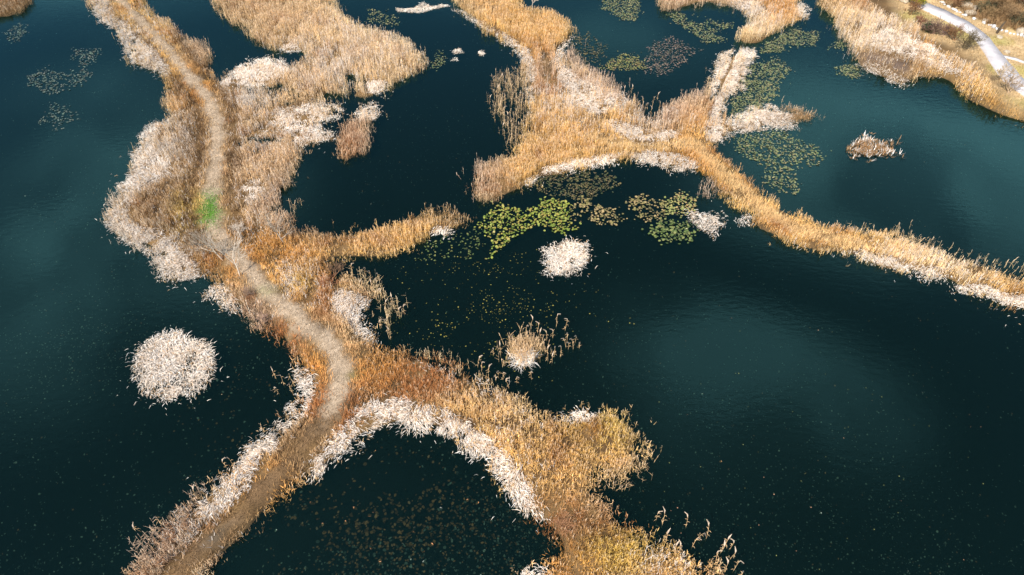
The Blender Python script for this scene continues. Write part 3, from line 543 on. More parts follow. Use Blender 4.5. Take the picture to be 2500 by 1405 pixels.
for key, seeds in FILL.items():
    poly = LAND[key] if key != 'shore' else SHORE_REED
    P, a, b = scatter(poly, 158, .6, .05, .75, wob=10, clump=.7, seed=3, thin=17)
    keep = PATHD(P) > np.interp(b, (0, 300, 960, 1080), (.56, .68, .76, .50)) + rng.normal(0, .16, len(P)) + .5 * (vnoise(P[:, 0], P[:, 1], .8, 35) - .5)
    keep &= seg_dist(P[:, 0], P[:, 1], TRAIL) > .16
    pale_in = np.zeros(len(P), bool)
    for q in PALE_POLY: pale_in |= inside(a, b, q)
    keep &= ~(pale_in & (rng.random(len(P)) < .82))
    g5 = vnoise(P[:, 0], P[:, 1], 1.5, 39) * .6 + vnoise(P[:, 0], P[:, 1], .45, 44) * .4
    keep &= (g5 < .60) | (rng.random(len(P)) < .35)
    for q in HOLES: keep &= ~inside(a, b, ext(q))
    keep &= ~inside(a, b, mud) | (rng.random(len(P)) < .12)
    P, a, b = P[keep], a[keep], b[keep]
    far_ = (b < 330) & (rng.random(len(P)) < .15)
    P, a, b = P[~far_], a[~far_], b[~far_]
    col, low = mix_at(a, b)
    col = col * (left_shade(a)[:, None] + .0)
    pv = rng.random((len(P), 1)); col = col * (1 - .35 * pv) + (col * .55 + STRAW * .45) * .35 * pv * 1.2
    col *= np.exp(rng.normal(0, .24, (len(P), 1))) * (.82 + .36 * vnoise(P[:, 0], P[:, 1], 1.2, 30)[:, None])
    hn = vnoise(P[:, 0], P[:, 1], .55, 36)[:, None] * .65 + vnoise(P[:, 0], P[:, 1], 1.9, 37)[:, None] * .35
    wr = np.clip((hn - .56) / .3, 0, 1) * .8 * (1 if key in ('main', 'east') else .5)
    col = col * (1 - wr) + (col * .22 + RUST * .58) * wr
    pm = np.zeros(len(P))
    for (cx, cy, rx, ry, am) in PMIX: pm = np.maximum(pm, am * np.exp(-(((a - cx) / rx) ** 2 + ((b - cy) / ry) ** 2)))
    pmk = rng.random(len(P)) < pm * (.4 + 1.2 * vnoise(P[:, 0], P[:, 1], 1.1, 38))
    col[pmk] = (CREAM * .65 + CREAM_D * .35) * rng.uniform(.75, 1.08, (pmk.sum(), 1)) * left_shade(a[pmk])[:, None]
    is_low = (rng.random(len(P)) < low) | (PATHD(P) < np.interp(b, (0, 960, 1080), (1.2, 1.35, .7)))
    pdn = PATHD(P) + (vnoise(P[:, 0], P[:, 1], 1.1, 45) - .5) * .8
    dk = (pdn > .9) & (pdn < 1.75) & (b < 600) & (b > 90) & (rng.random(len(P)) < .72)
    col[dk] = np.array((.17, .095, .04)) * np.exp(rng.normal(0, .35, (dk.sum(), 1)))
    tk = seg_dist(P[:, 0], P[:, 1], TRACK)
    is_low |= tk < .9
    col = np.where((tk < .6)[:, None], col * .4 + STRAW * .55, col)
    sd = np.array([s[0] for s in seeds], float)
    near = np.argmin((a[:, None] - sd[None, :, 0]) ** 2 + 1.6 * (b[:, None] - sd[None, :, 1]) ** 2, 1)
    for j, (s_, lab) in enumerate(seeds):
        m = near == j
        if m.sum() < 5: continue
        B = Buf(); st = m & ~is_low; lo_ = m & is_low
        hs = (.20 + .62 * vnoise(P[st, 0], P[st, 1], .8, 33) + .16 * (b[st] < 330)) * np.where(b[st] > 600, .82, 1) * rng.uniform(.62, 1.15, st.sum())
        pl = col[st] * .45 + np.array((.64, .49, .35)) * .55 * left_shade(a[st])[:, None]
        standing(B, P[st], hs, col[st], pl, nleaf=2, lw=.0105, psize=.55)
        # litter of shorter leaves round the feet
        tuft(B, P[m] + np.concatenate([rng.normal(0, .1, (m.sum(), 2)), np.zeros((m.sum(), 1))], 1), rng.uniform(.12, .34, m.sum()), col[m] * .9, 1, .8, .011)
        pl_ = P[lo_]
        for rep in range(2):
            jit = np.concatenate([rng.normal(0, .13, (len(pl_), 2)), np.zeros((len(pl_), 1))], 1)
            tuft(B, pl_ + jit, rng.uniform(.10, .32, len(pl_)), col[lo_] * rng.uniform(.85, 1.2, (len(pl_), 1)), 2, .8, .010)
        c = P[m].mean(0); c[2] = 0
        o = link('reed_bed', B.mesh('reeds', M_REED, c)); o.location = c
        tag(o, lab, 'reeds', 'tan and golden reed beds', 'stuff')
# islands that are not bleached
for key, lab, cc, dn in (('middle', 'buff reed clump standing alone in the middle pond', TAN * 1.1, 190), ('brown', 'brown floating stubble islet in the east lake', BROWN, 90)):
    P, a, b = scatter(ISLE[key], dn, .8 if key == 'middle' else .3, .1, .7, wob=12, clump=.8, seed=5, thin=18)
    B = Buf(); col = cc * rng.uniform(.7, 1.3, (len(P), 1))
    if key == 'middle':
        standing(B, P, rng.uniform(.4, .95, len(P)), col, col * .4 + np.array((.55, .42, .30)) * .6, lean=.25, nleaf=2, lw=.010, psize=.6)
        e = inside(a, b, np.array([(1255,870),(1300,862),(1306,882),(1285,902),(1258,895)], float))
        bent(B, P[e].repeat(4, 0) + rng.normal(0, .12, (e.sum() * 4, 3)) * (1, 1, 0), rng.uniform(.6, 1., e.sum() * 4), rng.uniform(0, 6.28, e.sum() * 4), CREAM * rng.uniform(.8, 1.1, (e.sum() * 4, 1)))
    else:
        tuft(B, P, rng.uniform(.12, .35, len(P)), col, 5, 1.3, .02)
        e = (rng.random(len(P)) < .22) | inside(a, b, np.array([(2100,332),(2135,332),(2140,345),(2105,347)], float))
        tuft(B, P[e], rng.uniform(.2, .4, e.sum()), CREAM * rng.uniform(.7, 1, (e.sum(), 1)), 4, 1.3, .02)
    c = P.mean(0); c[2] = 0
    o = link('reed_island', B.mesh('reeds', M_REED, c)); o.location = c; tag(o, lab, 'reeds', None, 'stuff')

# trodden straw on the footpath, turf, dead lawn
def turf(name, lab, cat, P, h, colr, blades=3, w=.010, spread=.9):
    B = Buf(); tuft(B, P, h, colr, blades, spread, w); c = P.mean(0); c[2] = 0
    o = link(name, B.mesh('grass', M_REED, c)); o.location = c; tag(o, lab, cat, None, 'stuff')
pp = np.array(PGW); sl_ = np.hypot(*(pp[1:] - pp[:-1]).T); n = 20000
si = rng.choice(len(sl_), n, p=sl_ / sl_.sum()); tt = rng.random(n)[:, None]
q = pp[si] * (1 - tt) + pp[si + 1] * tt + rng.normal(0, .40, (n, 2))
a, b = to_px(q[:, 0], q[:, 1], .2)
kk = (((a - 545) / 75) ** 2 + ((b - 1310) / 42) ** 2 > 1) | (rng.random(n) < .12)
kk &= (((a - 508) / 20) ** 2 + ((b - 517) / 24) ** 2 > 1) | (rng.random(n) < .3)
q, a, b = q[kk], a[kk], b[kk]
P = np.column_stack([q, terr(q[:, 0], q[:, 1])]); P = P[P[:, 2] > 0]
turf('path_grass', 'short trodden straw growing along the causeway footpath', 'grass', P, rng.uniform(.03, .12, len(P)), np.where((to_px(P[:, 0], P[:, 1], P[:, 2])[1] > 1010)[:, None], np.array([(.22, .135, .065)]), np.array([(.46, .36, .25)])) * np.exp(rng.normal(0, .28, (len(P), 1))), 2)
x, y = to_ground(rng.normal(510, 14, 2400), rng.normal(514, 21, 2400), .25)
P = np.column_stack([x, y, terr(x, y)]); px_, py_ = to_px(P[:, 0], P[:, 1], P[:, 2]); P = P[PATHD(P) < .95]
turf('green_turf', 'bright green patch of turf on the footpath', 'grass', P, rng.uniform(.03, .08, len(P)), np.array((.13, .30, .035)) * rng.uniform(.6, 1.5, (len(P), 1)), 3, .010)
P, a, b = scatter([(2150,0),(2200,42),(2260,95),(2330,115),(2400,165),(2440,220),(2470,258),(2500,278),(2500,92),(2466,85),(2414,65),(2363,46),(2304,14),(2290,0)], 34, .15, 0, .8, wob=3, clump=.5)
cp = np.vstack([ext(CONC_L), ext(CONC_R)[::-1]]); P = P[~inside(*to_px(P[:, 0], P[:, 1], P[:, 2]), cp)]
gl_ = vnoise(P[:, 0], P[:, 1], .35, 16)[:, None]
turf('dead_lawn', 'short dry winter lawn beside the concrete walkway', 'grass', P, rng.uniform(.06, .28, len(P)), (np.array((.50, .36, .19)) * (gl_ < .6) + np.array((.40, .31, .12)) * (gl_ >= .6)) * rng.uniform(.75, 1.2, (len(P), 1)), 3, .012)

# ------------------------------------------------------------------ lily pads
def pad_mesh(name, col, r=1.0, seed=0):
    rg = np.random.default_rng(seed); k = 10
    an = np.linspace(.18, 2 * np.pi - .18, k); rr = r * rg.uniform(.88, 1.08, k)
    V = [(0, 0, 0)] + [(math.cos(t) * q, math.sin(t) * q, rg.normal(.03, .035) * r) for t, q in zip(an, rr)]
    V2 = V + [(x, y, z - .03 * r) for x, y, z in V[1:]]
    F = [(0, i, i + 1) for i in range(1, k)] + [(i, i + k, i + k + 1, i + 1) for i in range(1, k)]
    me = bpy.data.meshes.new(name); me.from_pydata(V2, [], F); me.update()
    at = me.color_attributes.new('Col', 'FLOAT_COLOR', 'POINT'); cc = []
    for i in range(len(V2)): cc += [*(np.array(col) * rg.uniform(.85, 1.15)), 1]
    at.data.foreach_set('color', cc); me.materials.append(M_PAD)
    return me
PADC = {'bright': [(.20, .22, .035), (.27, .28, .06), (.14, .19, .03), (.27, .22, .05)], 'green': [(.10, .14, .04), (.14, .17, .05), (.07, .10, .03), (.17, .18, .06)],
        'olive': [(.24, .24, .08), (.29, .26, .09), (.18, .20, .06), (.30, .22, .09)], 'brown': [(.26, .19, .08), (.20, .17, .06), (.15, .13, .05), (.30, .22, .10)], 'dark': [(.085, .085, .035), (.13, .10, .05), (.06, .075, .03), (.19, .15, .06)],
        'pink': [(.22, .15, .12), (.16, .13, .09), (.26, .18, .13), (.12, .12, .08)], 'far': [(.20, .22, .09), (.25, .26, .12), (.14, .18, .07), (.28, .24, .11)], 'teal': [(.10, .15, .11), (.14, .18, .14), (.08, .12, .09), (.16, .16, .12)]}
PADM = {k: [pad_mesh('lily_pad', c, 1.0, 5 + i) for i, c in enumerate(v)] for k, v in PADC.items()}
def spots(poly, dens, rad, wob=4, clump=.6, seed=0):
    P, a, b = scatter(poly, dens, .02, 0, 1, wob, clump, seed)
    rng.shuffle(P); P = P[:1400]
    keep = []
    for p in P:                                    # pads may overlap a little, not lie on each other
        if all((p[0] - k[0]) ** 2 + (p[1] - k[1]) ** 2 > (rad * 1.15) ** 2 for k in keep[-320:]): keep.append(p)
    return np.array(keep)
NEAR = [
 ('bright', [(1202,510),(1217,504),(1235,514),(1252,511),(1281,513),(1287,534),(1291,553),(1302,561),(1274,572),(1259,583),(1237,593),(1223,607),(1196,634),(1180,628),(1196,612),(1190,589),(1167,548),(1184,531)], 'bright yellow green lily pads, leftmost of the two brightest patches', 34),
 ('bright', [(1296,521),(1312,503),(1342,487),(1378,485),(1390,502),(1388,528),(1405,550),(1400,562),(1342,568),(1309,551),(1300,531)], 'bright yellow green round lily patch above the shaggy white island', 34),
 ('brown', [(1392,505),(1440,478),(1444,505),(1430,535),(1412,550),(1392,530)], 'browning lily pads touching the right side of the bright round patch', 20),
 ('brown', [(1436,538),(1465,501),(1485,509),(1519,538),(1473,552)], 'small ochre triangular lily patch in the middle pond', 30),
 ('brown', [(1522,492),(1584,472),(1621,515),(1612,548),(1590,549),(1542,524)], 'thin scattered ochre lily pads left of the olive patch', 16),
 ('olive', [(1616,498),(1647,478),(1695,481),(1706,509),(1670,532),(1627,526)], 'olive green lily patch left of the combed white island', 40),
 ('green', [(1593,561),(1621,538),(1684,538),(1697,578),(1670,592),(1607,592)], 'deep green lily patch below the olive one', 26),
]
for i, (ck, poly, lab, dens) in enumerate(NEAR):
    P = spots(poly, dens * 2.1, .088, 8, .5, i)[:295]
    root = empty('lily_patch', (P[:, 0].mean(), P[:, 1].mean(), 0)); tag(root, lab, 'lily pads', 'lily patches of the middle pond')
    for p in P:
        o = link('lily_pad', PADM[ck][rng.integers(4)], root)
        r = rng.uniform(.05, .11); o.scale = (r, r * rng.uniform(.8, 1), r)
        o.location = (p[0] - root.location.x, p[1] - root.location.y, rng.uniform(.015, .10)); o.rotation_euler = (rng.normal(0, .22), rng.normal(0, .22), rng.uniform(0, 6.28))
def pads_joined(P, r, cols, zlo, zhi, tilt=.15, k=6):
    n = len(P); an = np.arange(k) / k * 2 * np.pi
    ph = rng.uniform(0, 6.28, n); rr = r[:, None] * rng.uniform(.65, 1.15, (n, k)); el = rng.uniform(.4, 1, n)
    x = np.cos(an)[None] * rr; y = np.sin(an)[None] * rr * el[:, None]
    X = x * np.cos(ph)[:, None] - y * np.sin(ph)[:, None]; Y = x * np.sin(ph)[:, None] + y * np.cos(ph)[:, None]
    Z = rng.uniform(zlo, zhi, n)[:, None] + X * rng.normal(0, tilt, n)[:, None] + Y * rng.normal(0, tilt, n)[:, None]
    V = np.stack([X + P[:, :1], Y + P[:, 1:2], Z], -1)
    o = np.arange(n)[:, None] * k
    Q = np.concatenate([o + np.array([[0, 1, 2, 3]]), o + np.array([[0, 3, 4, 5]])], 1).reshape(-1, 4)
    return V.reshape(-1, 3), Q, np.repeat(cols[:, None], k, 1).reshape(-1, 3)
def pad_stuff(name, lab, P, r, cols, zlo=.012, zhi=.05, cat='lily pads', group='far lily patches', tilt=.15):
    c = P.mean(0); c[2] = 0
    V, Q_, C_ = pads_joined(P, r, cols, zlo, zhi, tilt)
    o = link(name, quad_mesh(name, V - c, Q_, C_, M_PAD)); o.location = c; tag(o, lab, cat, group, 'stuff')
FARP = [
 ('dark', [(1305,464),(1314,435),(1380,425),(1456,418),(1522,450),(1462,470),(1450,490),(1399,487)], 'dark withered lily pads below the white reed fringe', 16),
 ('far', [(1823,162),(1868,154),(1900,145),(1934,168),(1922,188),(1902,211),(1900,239),(1871,253),(1814,285),(1780,280),(1785,245),(1815,222),(1811,199),(1826,185)], 'grey green lily patch right of the dazzling white reed block', 17),
 ('far', [(1795,333),(1914,319),(1948,342),(1999,370),(2013,396),(1957,410),(1914,415),(1954,444),(1951,475),(1908,472),(1868,450),(1860,407),(1837,390),(1795,370)], 'scattered lily pads trailing down right of the crossing', 11),
 ('far', [(1851,125),(1897,94),(1942,71),(2005,85),(1976,111),(1914,108),(1905,131),(1863,131)], 'olive lily patch below the tip of the hooked island', 22),
 ('far', [(2042,168),(2070,162),(2107,179),(2085,191),(2050,182)], 'small lily patch off the east shore mud', 22),
 ('far', [(1448,0),(1570,0),(1562,23),(1553,51),(1513,43),(1470,20)], 'grey green lily patch at the top edge left of the hooked island', 16),
 ('far', [(1621,37),(1655,34),(1684,51),(1727,57),(1800,57),(1746,80),(1769,102),(1727,108),(1684,80)], 'forked lily patch inside the hook of the top island', 15),
 ('olive', [(1462,165),(1513,139),(1553,137),(1581,162),(1556,174),(1490,172)], 'yellowish lily patch in the upper right pond', 18),
 ('pink', [(1584,114),(1641,94),(1712,125),(1684,142),(1627,185),(1576,182)], 'reddish brown lily pads in the upper right pond', 10),
 ('dark', [(1390,90),(1440,85),(1480,110),(1470,150),(1420,165),(1395,140)], 'thin dark lily pads beside the north field', 7),
 ('teal', [(63,190),(100,170),(150,180),(235,172),(215,200),(140,232),(110,225),(70,205)], 'faint long patch of lily pads in the upper left lake', 8),
 ('teal', [(170,130),(190,120),(238,122),(235,148),(200,164),(182,150)], 'faint small upper patch of lily pads in the upper left lake', 8),
 ('teal', [(85,300),(130,255),(180,270),(195,290),(140,315)], 'faint lower patch of lily pads in the upper left lake', 6),
 ('teal', [(15,85),(50,62),(66,72),(40,110),(18,100)], 'faint lily pads near the top left corner', 8),
 ('far', [(902,26),(940,30),(973,54),(930,62),(905,56)], 'thin lily pads off the top of the big tan bed', 9),
 ('far', [(1050,165),(1062,132),(1085,128),(1096,150),(1075,170)], 'thin lily pads at the point of the big tan bed', 9),
 ('green', [(1030,600),(1100,575),(1165,560),(1190,600),(1150,640),(1090,635),(1020,640)], 'loose yellow green pads under the north east arm', 4),
 ('far', [(2012,120),(2040,105),(2065,115),(2060,122),(2020,124)], 'tiny lily streak near the east shore reeds', 12),
]
for i, (ck, poly, lab, dens) in enumerate(FARP):
    P, a, b = scatter(poly, dens * 3.4, .02, 0, 1, 9, .5, 30 + i)
    pc = np.array(PADC[ck])[rng.integers(0, 4, len(P))] * rng.uniform(.75, 1.2, (len(P), 1))
    pad_stuff('lily_patch', lab, P, rng.uniform(.05, .105, len(P)), pc * .8)

# drowned leaves under the surface and a few still afloat
n = 75000
px_ = rng.uniform(-60, 2560, n); py_ = -70 + 1540 * rng.random(n) ** .9
x, y = to_ground(px_, py_, 0)
d = .22 + .9 * np.clip(vnoise(x, y, .16, 50) - .38, 0, 1) * 2 + .5 * (vnoise(x, y, .6, 51) - .5)
d *= np.where((py_ > 980) & (px_ > 650) & (px_ < 1400), 1.6, 1); d *= np.where((px_ > 700) & (px_ < 1250) & (py_ > 360) & (py_ < 640) & (px_ < 880), .25, 1)
d = d * np.where((px_ > 1450) & (py_ > 620), .55, 1) * np.where((px_ < 800) & (py_ < 900), 1.25, 1)
ok = (rng.random(n) < d * .55) & (terr(x, y) < -.35)
x, y, px_, py_ = x[ok], y[ok], px_[ok], py_[ok]; n = len(x)
orange = np.clip(np.exp(-(((px_ - 900) / 330) ** 2 + ((py_ - 1230) / 170) ** 2)) * 1.1 + np.exp(-(((px_ - 600) / 180) ** 2 + ((py_ - 1010) / 110) ** 2)) * .6, 0, 1)
c0 = np.array((.34, .38, .31)) * rng.uniform(.08, 1.1, (n, 1)) * np.where(px_ < 760, 1.3, 1.0)[:, None]; c1 = np.array((.62, .27, .11)) * rng.uniform(.25, 1.2, (n, 1))
sel = (rng.random(n) < orange * .95 + .06)[:, None]
pad_stuff('sunken_leaves', 'dim drowned leaves hanging just under the pond surface', np.column_stack([x, y, 0 * x]), rng.uniform(.02, .055, n) * (1 + 1.1 * orange), np.where(sel, c1, c0), -.16, -.015, 'leaves', None, .3)
n = 900
px_ = rng.normal(1195, 110, n); py_ = rng.normal(735, 75, n); x, y = to_ground(px_, py_, 0); ok = (terr(x, y) < -.35) & (rng.random(n) < .15 + .85 * (vnoise(x, y, .9, 55) > .55))
pad_stuff('floating_leaves', 'small yellow leaves floating in the inner pond', np.column_stack([x, y, 0 * x])[ok], rng.uniform(.015, .055, ok.sum()), np.array((.30, .25, .05)) * rng.uniform(.2, 1.1, (ok.sum(), 1)), .006, .02, 'leaves', None, .05)
n = 90
px_ = rng.uniform(1500, 2420, n); py_ = rng.uniform(760, 1400, n); x, y = to_ground(px_, py_, 0); ok = terr(x, y) < -.35; cs = np.where(rng.random((n, 1)) < .3, np.array([(.55, .28, .16)]), np.array([(.24, .24, .08)]))
pad_stuff('floating_leaves', 'sparse stray leaves floating on the dark lower right lake', np.column_stack([x, y, 0 * x])[ok], rng.uniform(.012, .035, ok.sum()), cs[ok] * rng.uniform(.5, 1.1, (ok.sum(), 1)), .006, .02, 'leaves', None, .05)

# ------------------------------------------------------------------ lone reed stalks standing in the water
def stalk(px, py, h, lab, grp):
    """px, py: where its head shows"""
    X, Y = to_ground(px, py, h * .95)
    root = empty('reed_stalk', (float(X), float(Y), -.25)); tag(root, lab, 'reed', grp)
    col = TAN * rng.uniform(.85, 1.25); h += .25
    a = rng.uniform(0, 6.28); ln = abs(rng.normal(0, .10)) * h; d = np.array((math.cos(a), math.sin(a), 0)); s = np.array((-math.sin(a), math.cos(a), 0))
    z = np.array((0, 0, 1.0)); pts = [d * ln * t * t + z * h * t for t in (0, .35, .7, 1)]
    def sub(nm, f):
        B = Buf(); f(B); link(nm, B.mesh(nm, M_REED), root)
    def fs(B):
        for ss in (s, d): B.strips(np.array([pts]), np.array([[ss * .009] * 3 + [ss * .005]]), np.array([col * .9]))
    sub('stem', fs)
    def fl(B):
        n = int(rng.integers(5, 9))
        for i in range(n):
            t = rng.uniform(.3, .95); b = d * ln * t * t + z * h * t; la = rng.uniform(0, 6.28); l = rng.uniform(.09, .2)
            e = np.array((math.cos(la), math.sin(la), 0)); w = np.array((-math.sin(la), math.cos(la), 0)); dr = rng.uniform(-.4, .3)
            B.strips(np.array([[b, b + e * l * .5 + z * l * .35, b + e * l + z * l * dr]]), np.array([[w * .004, w * .009, w * .0015]]), np.array([col * rng.uniform(.9, 1.25)]))
    sub('leaves', fl)
    def fp(B):
        top = pts[-1]; pa = rng.uniform(0, 6.28); pd2 = np.array((math.cos(pa), math.sin(pa), 0))
        for q in range(4):
            aa = q * .8; w = np.array((math.cos(aa), math.sin(aa), 0)); L2 = rng.uniform(.14, .24)
            B.strips(np.array([[top - z * .12, top + z * L2 * .45 + pd2 * .05 + w * .02, top + z * L2 * .8 + pd2 * .22]]), np.array([[w * .006, w * .018, w * .004]]), np.array([np.array((.56, .43, .32)) * rng.uniform(.85, 1.15)]))
    sub('plume', fp)
LONE = [
 ('lone reed stalk off the bottom right bank', 'stalks off the bottom right bank', 1.7, [(1625,1258),(1682,1268),(1712,1293),(1735,1292),(1777,1318),(1768,1333),(1790,1325),(1792,1347),(1803,1372),(1778,1376),(1697,1318),(1632,1306),(1608,1252),(1653,1340),(1664,1332),(1757,1356),(1815,1396)]),
 ('lone reed stalk beside the middle pond clump', 'stalks beside the middle pond clump', 1.5, [(1360,774),(1381,786),(1386,815),(1406,822),(1416,835),(1336,812),(1350,808),(1371,848),(1389,838),(1355,848),(1339,858),(1349,870),(1312,798),(1296,780),(1284,796),(1320,812),(1383,830),(1402,830)]),
 ('lone reed stalk above the south east arm', 'stalks above the south east arm', 1.4, [(1211,912),(1243,927),(1262,915),(1298,914),(1217,908),(1165,875),(1175,890),(1192,898),(1228,912),(1205,850),(1222,845)]),
 ('lone reed stalk beyond the inner white patch', 'stalks by the inner white patch', 1.8, [(887,656),(921,668),(902,668),(856,646),(956,722),(967,731),(973,757),(984,749),(925,784),(942,784),(950,808),(938,742),(946,770),(905,690),(880,690),(915,705),(930,715)]),
 ('lone reed stalk in the small round bay', 'stalks in the round bay', 1.5, [(1543,212),(1573,240),(1596,238),(1607,230),(1583,254),(1560,250),(1590,262),(1612,252)]),
 ('lone reed stalk off the lower left bank', 'stalks off the lower left bank', 1.5, [(668,908),(685,920),(708,942),(675,945),(640,1040),(330,1282),(380,1262),(372,1288),(545,1128),(560,1120),(470,1196)]),
 ('lone reed stalk west of the north neck', 'stalks west of the north neck', 1.7, [(1206,190),(1218,195),(1228,188),(1195,238),(1210,260),(1222,240),(1233,235),(1208,278),(1228,306),(1240,280),(1215,215),(1226,262),(1236,205),(1232,320)]),
]
ORD = ['leftmost', 'second', 'third', 'fourth', 'fifth', 'sixth', 'seventh', 'eighth', 'ninth', 'tenth', 'eleventh', 'twelfth', 'thirteenth', 'fourteenth', 'fifteenth', 'sixteenth', 'seventeenth', 'rightmost']
for lab, grp, h, pts in LONE:
    pts = sorted(pts); k = len(pts)
    for i, (x_, y_) in enumerate(pts):
        w_ = 'leftmost of ' + str(k) if i == 0 else 'rightmost of ' + str(k) if i == k - 1 else ORD[i] + ' of ' + str(k) + ' from left'
        stalk(x_, y_, h * rng.uniform(.36, .62), lab + ', ' + w_, grp)
# thin open fringes of stalks growing out of the water
FR = [([(1188,240),(1212,170),(1262,150),(1300,170),(1305,330),(1260,400),(1220,395),(1240,330),(1200,295)], 'open fringe of thin reeds standing in water west of the north neck', 7, 1.9, TAN * 1.05),
      ([(1370,120),(1400,110),(1420,150),(1480,180),(1550,235),(1560,270),(1600,290),(1640,250),(1700,220),(1735,205),(1720,260),(1640,300),(1570,310),(1500,250),(1400,190)], 'open fringe of thin buff reeds around the round bay', 24, 1.6, PINK * 1.15),
      ([(850,640),(890,660),(935,690),(980,730),(985,770),(955,830),(925,850),(935,790),(930,750),(880,715),(845,700)], 'open fringe of plumed reeds around the inner white patch', 14, 1.8, STRAW * .9),
      ([(1450,1190),(1480,1140),(1560,1090),(1600,1075),(1632,1112),(1600,1140),(1545,1195),(1490,1210)], 'open fringe of thin reeds off the golden headland', 22, 1.2, TAN),
      ([(1150,400),(1235,380),(1240,410),(1190,450),(1185,490),(1150,490),(1165,450),(1145,430)], 'open fringe of brown reeds at the west point of the east field', 24, 1.4, PINK),
      ([(300,1390),(340,1300),(400,1270),(440,1215),(500,1165),(530,1150),(520,1190),(460,1270),(430,1340),(400,1404)], 'open fringe of plumed reeds left of the lower left arm', 16, 1.5, PINK * 1.1),
      ([(950,850),(990,840),(1050,855),(1110,870),(1210,930),(1300,975),(1350,1020),(1300,1015),(1200,960),(1100,905),(1000,870)], 'open fringe of plumed reeds along the upper edge of the south east arm', 16, 1.4, STRAW * .9),
      ([(258,470),(300,450),(320,500),(330,560),(380,610),(400,700),(370,640),(300,600),(255,540)], 'open fringe of grey reeds round the west lobe', 26, .9, CREAM_D * .8),
      ([(690,430),(740,400),(735,440),(715,470),(725,540),(690,530)], 'open fringe of thin reeds at the dark pond left end', 18, 1.5, TAN),
      ([(2036,60),(2060,60),(2100,130),(2080,150),(2050,100)], 'open fringe of thin reeds at the mouth of the east inlet', 18, 1.3, PINK),
      ([(1690,480),(1720,430),(1745,440),(1770,490),(1750,495)], 'open fringe of buff reeds below the crossing', 22, 1.2, PINK),
      ([(2000,545),(2200,560),(2380,615),(2500,665),(2500,695),(2360,640),(2200,590),(2000,560)], 'ragged plume line along the top of the far right causeway', 16, 1.4, STRAW * .85)]
for i, (poly, lab, dens, h, c_) in enumerate(FR):
    h *= .46; P, a, b = scatter(poly, dens * 2.5, h, .1, .85, 13, .95, 80 + i, 16); P[:, 2] = -.1
    if len(P) < 3: continue
    B = Buf(); cl = c_ * rng.uniform(.75, 1.25, (len(P), 1)); standing(B, P, h * rng.uniform(.7, 1.25, len(P)), cl, cl * .4 + np.array((.62, .48, .36)) * .6, .16, 2, .009, .55, 1)
    c = P.mean(0); c[2] = 0; o = link('reed_fringe', B.mesh('reeds', M_REED, c)); o.location = c; tag(o, lab, 'reeds', 'open reed fringes', 'stuff')

# ------------------------------------------------------------------ bare trees and shrubs
def tubes(B, a, b, r0, r1, col, k=3):
    """a, b (n,3) ends of many tapered twigs"""
    d = b - a; d = d / (np.linalg.norm(d, axis=1, keepdims=True) + 1e-9)
    ref = np.where(np.abs(d[:, 2:3]) < .95, np.array([[0, 0, 1.0]]), np.array([[1.0, 0, 0]]))
    u = np.cross(d, ref); u /= np.linalg.norm(u, axis=1, keepdims=True); v = np.cross(d, u)
    an = np.arange(k + 1) / k * 2 * np.pi
    ring = np.cos(an)[None, :, None] * u[:, None] + np.sin(an)[None, :, None] * v[:, None]
    A = a[:, None] + ring * r0[:, None, None]; E = b[:, None] + ring * r1[:, None, None]
    B.strips((A + E) / 2, (E - A) / 2, col)
def tube(B, a, b, r0, r1, col): tubes(B, a[None], b[None], np.array([r0]), np.array([r1]), np.asarray(col)[None], 6)
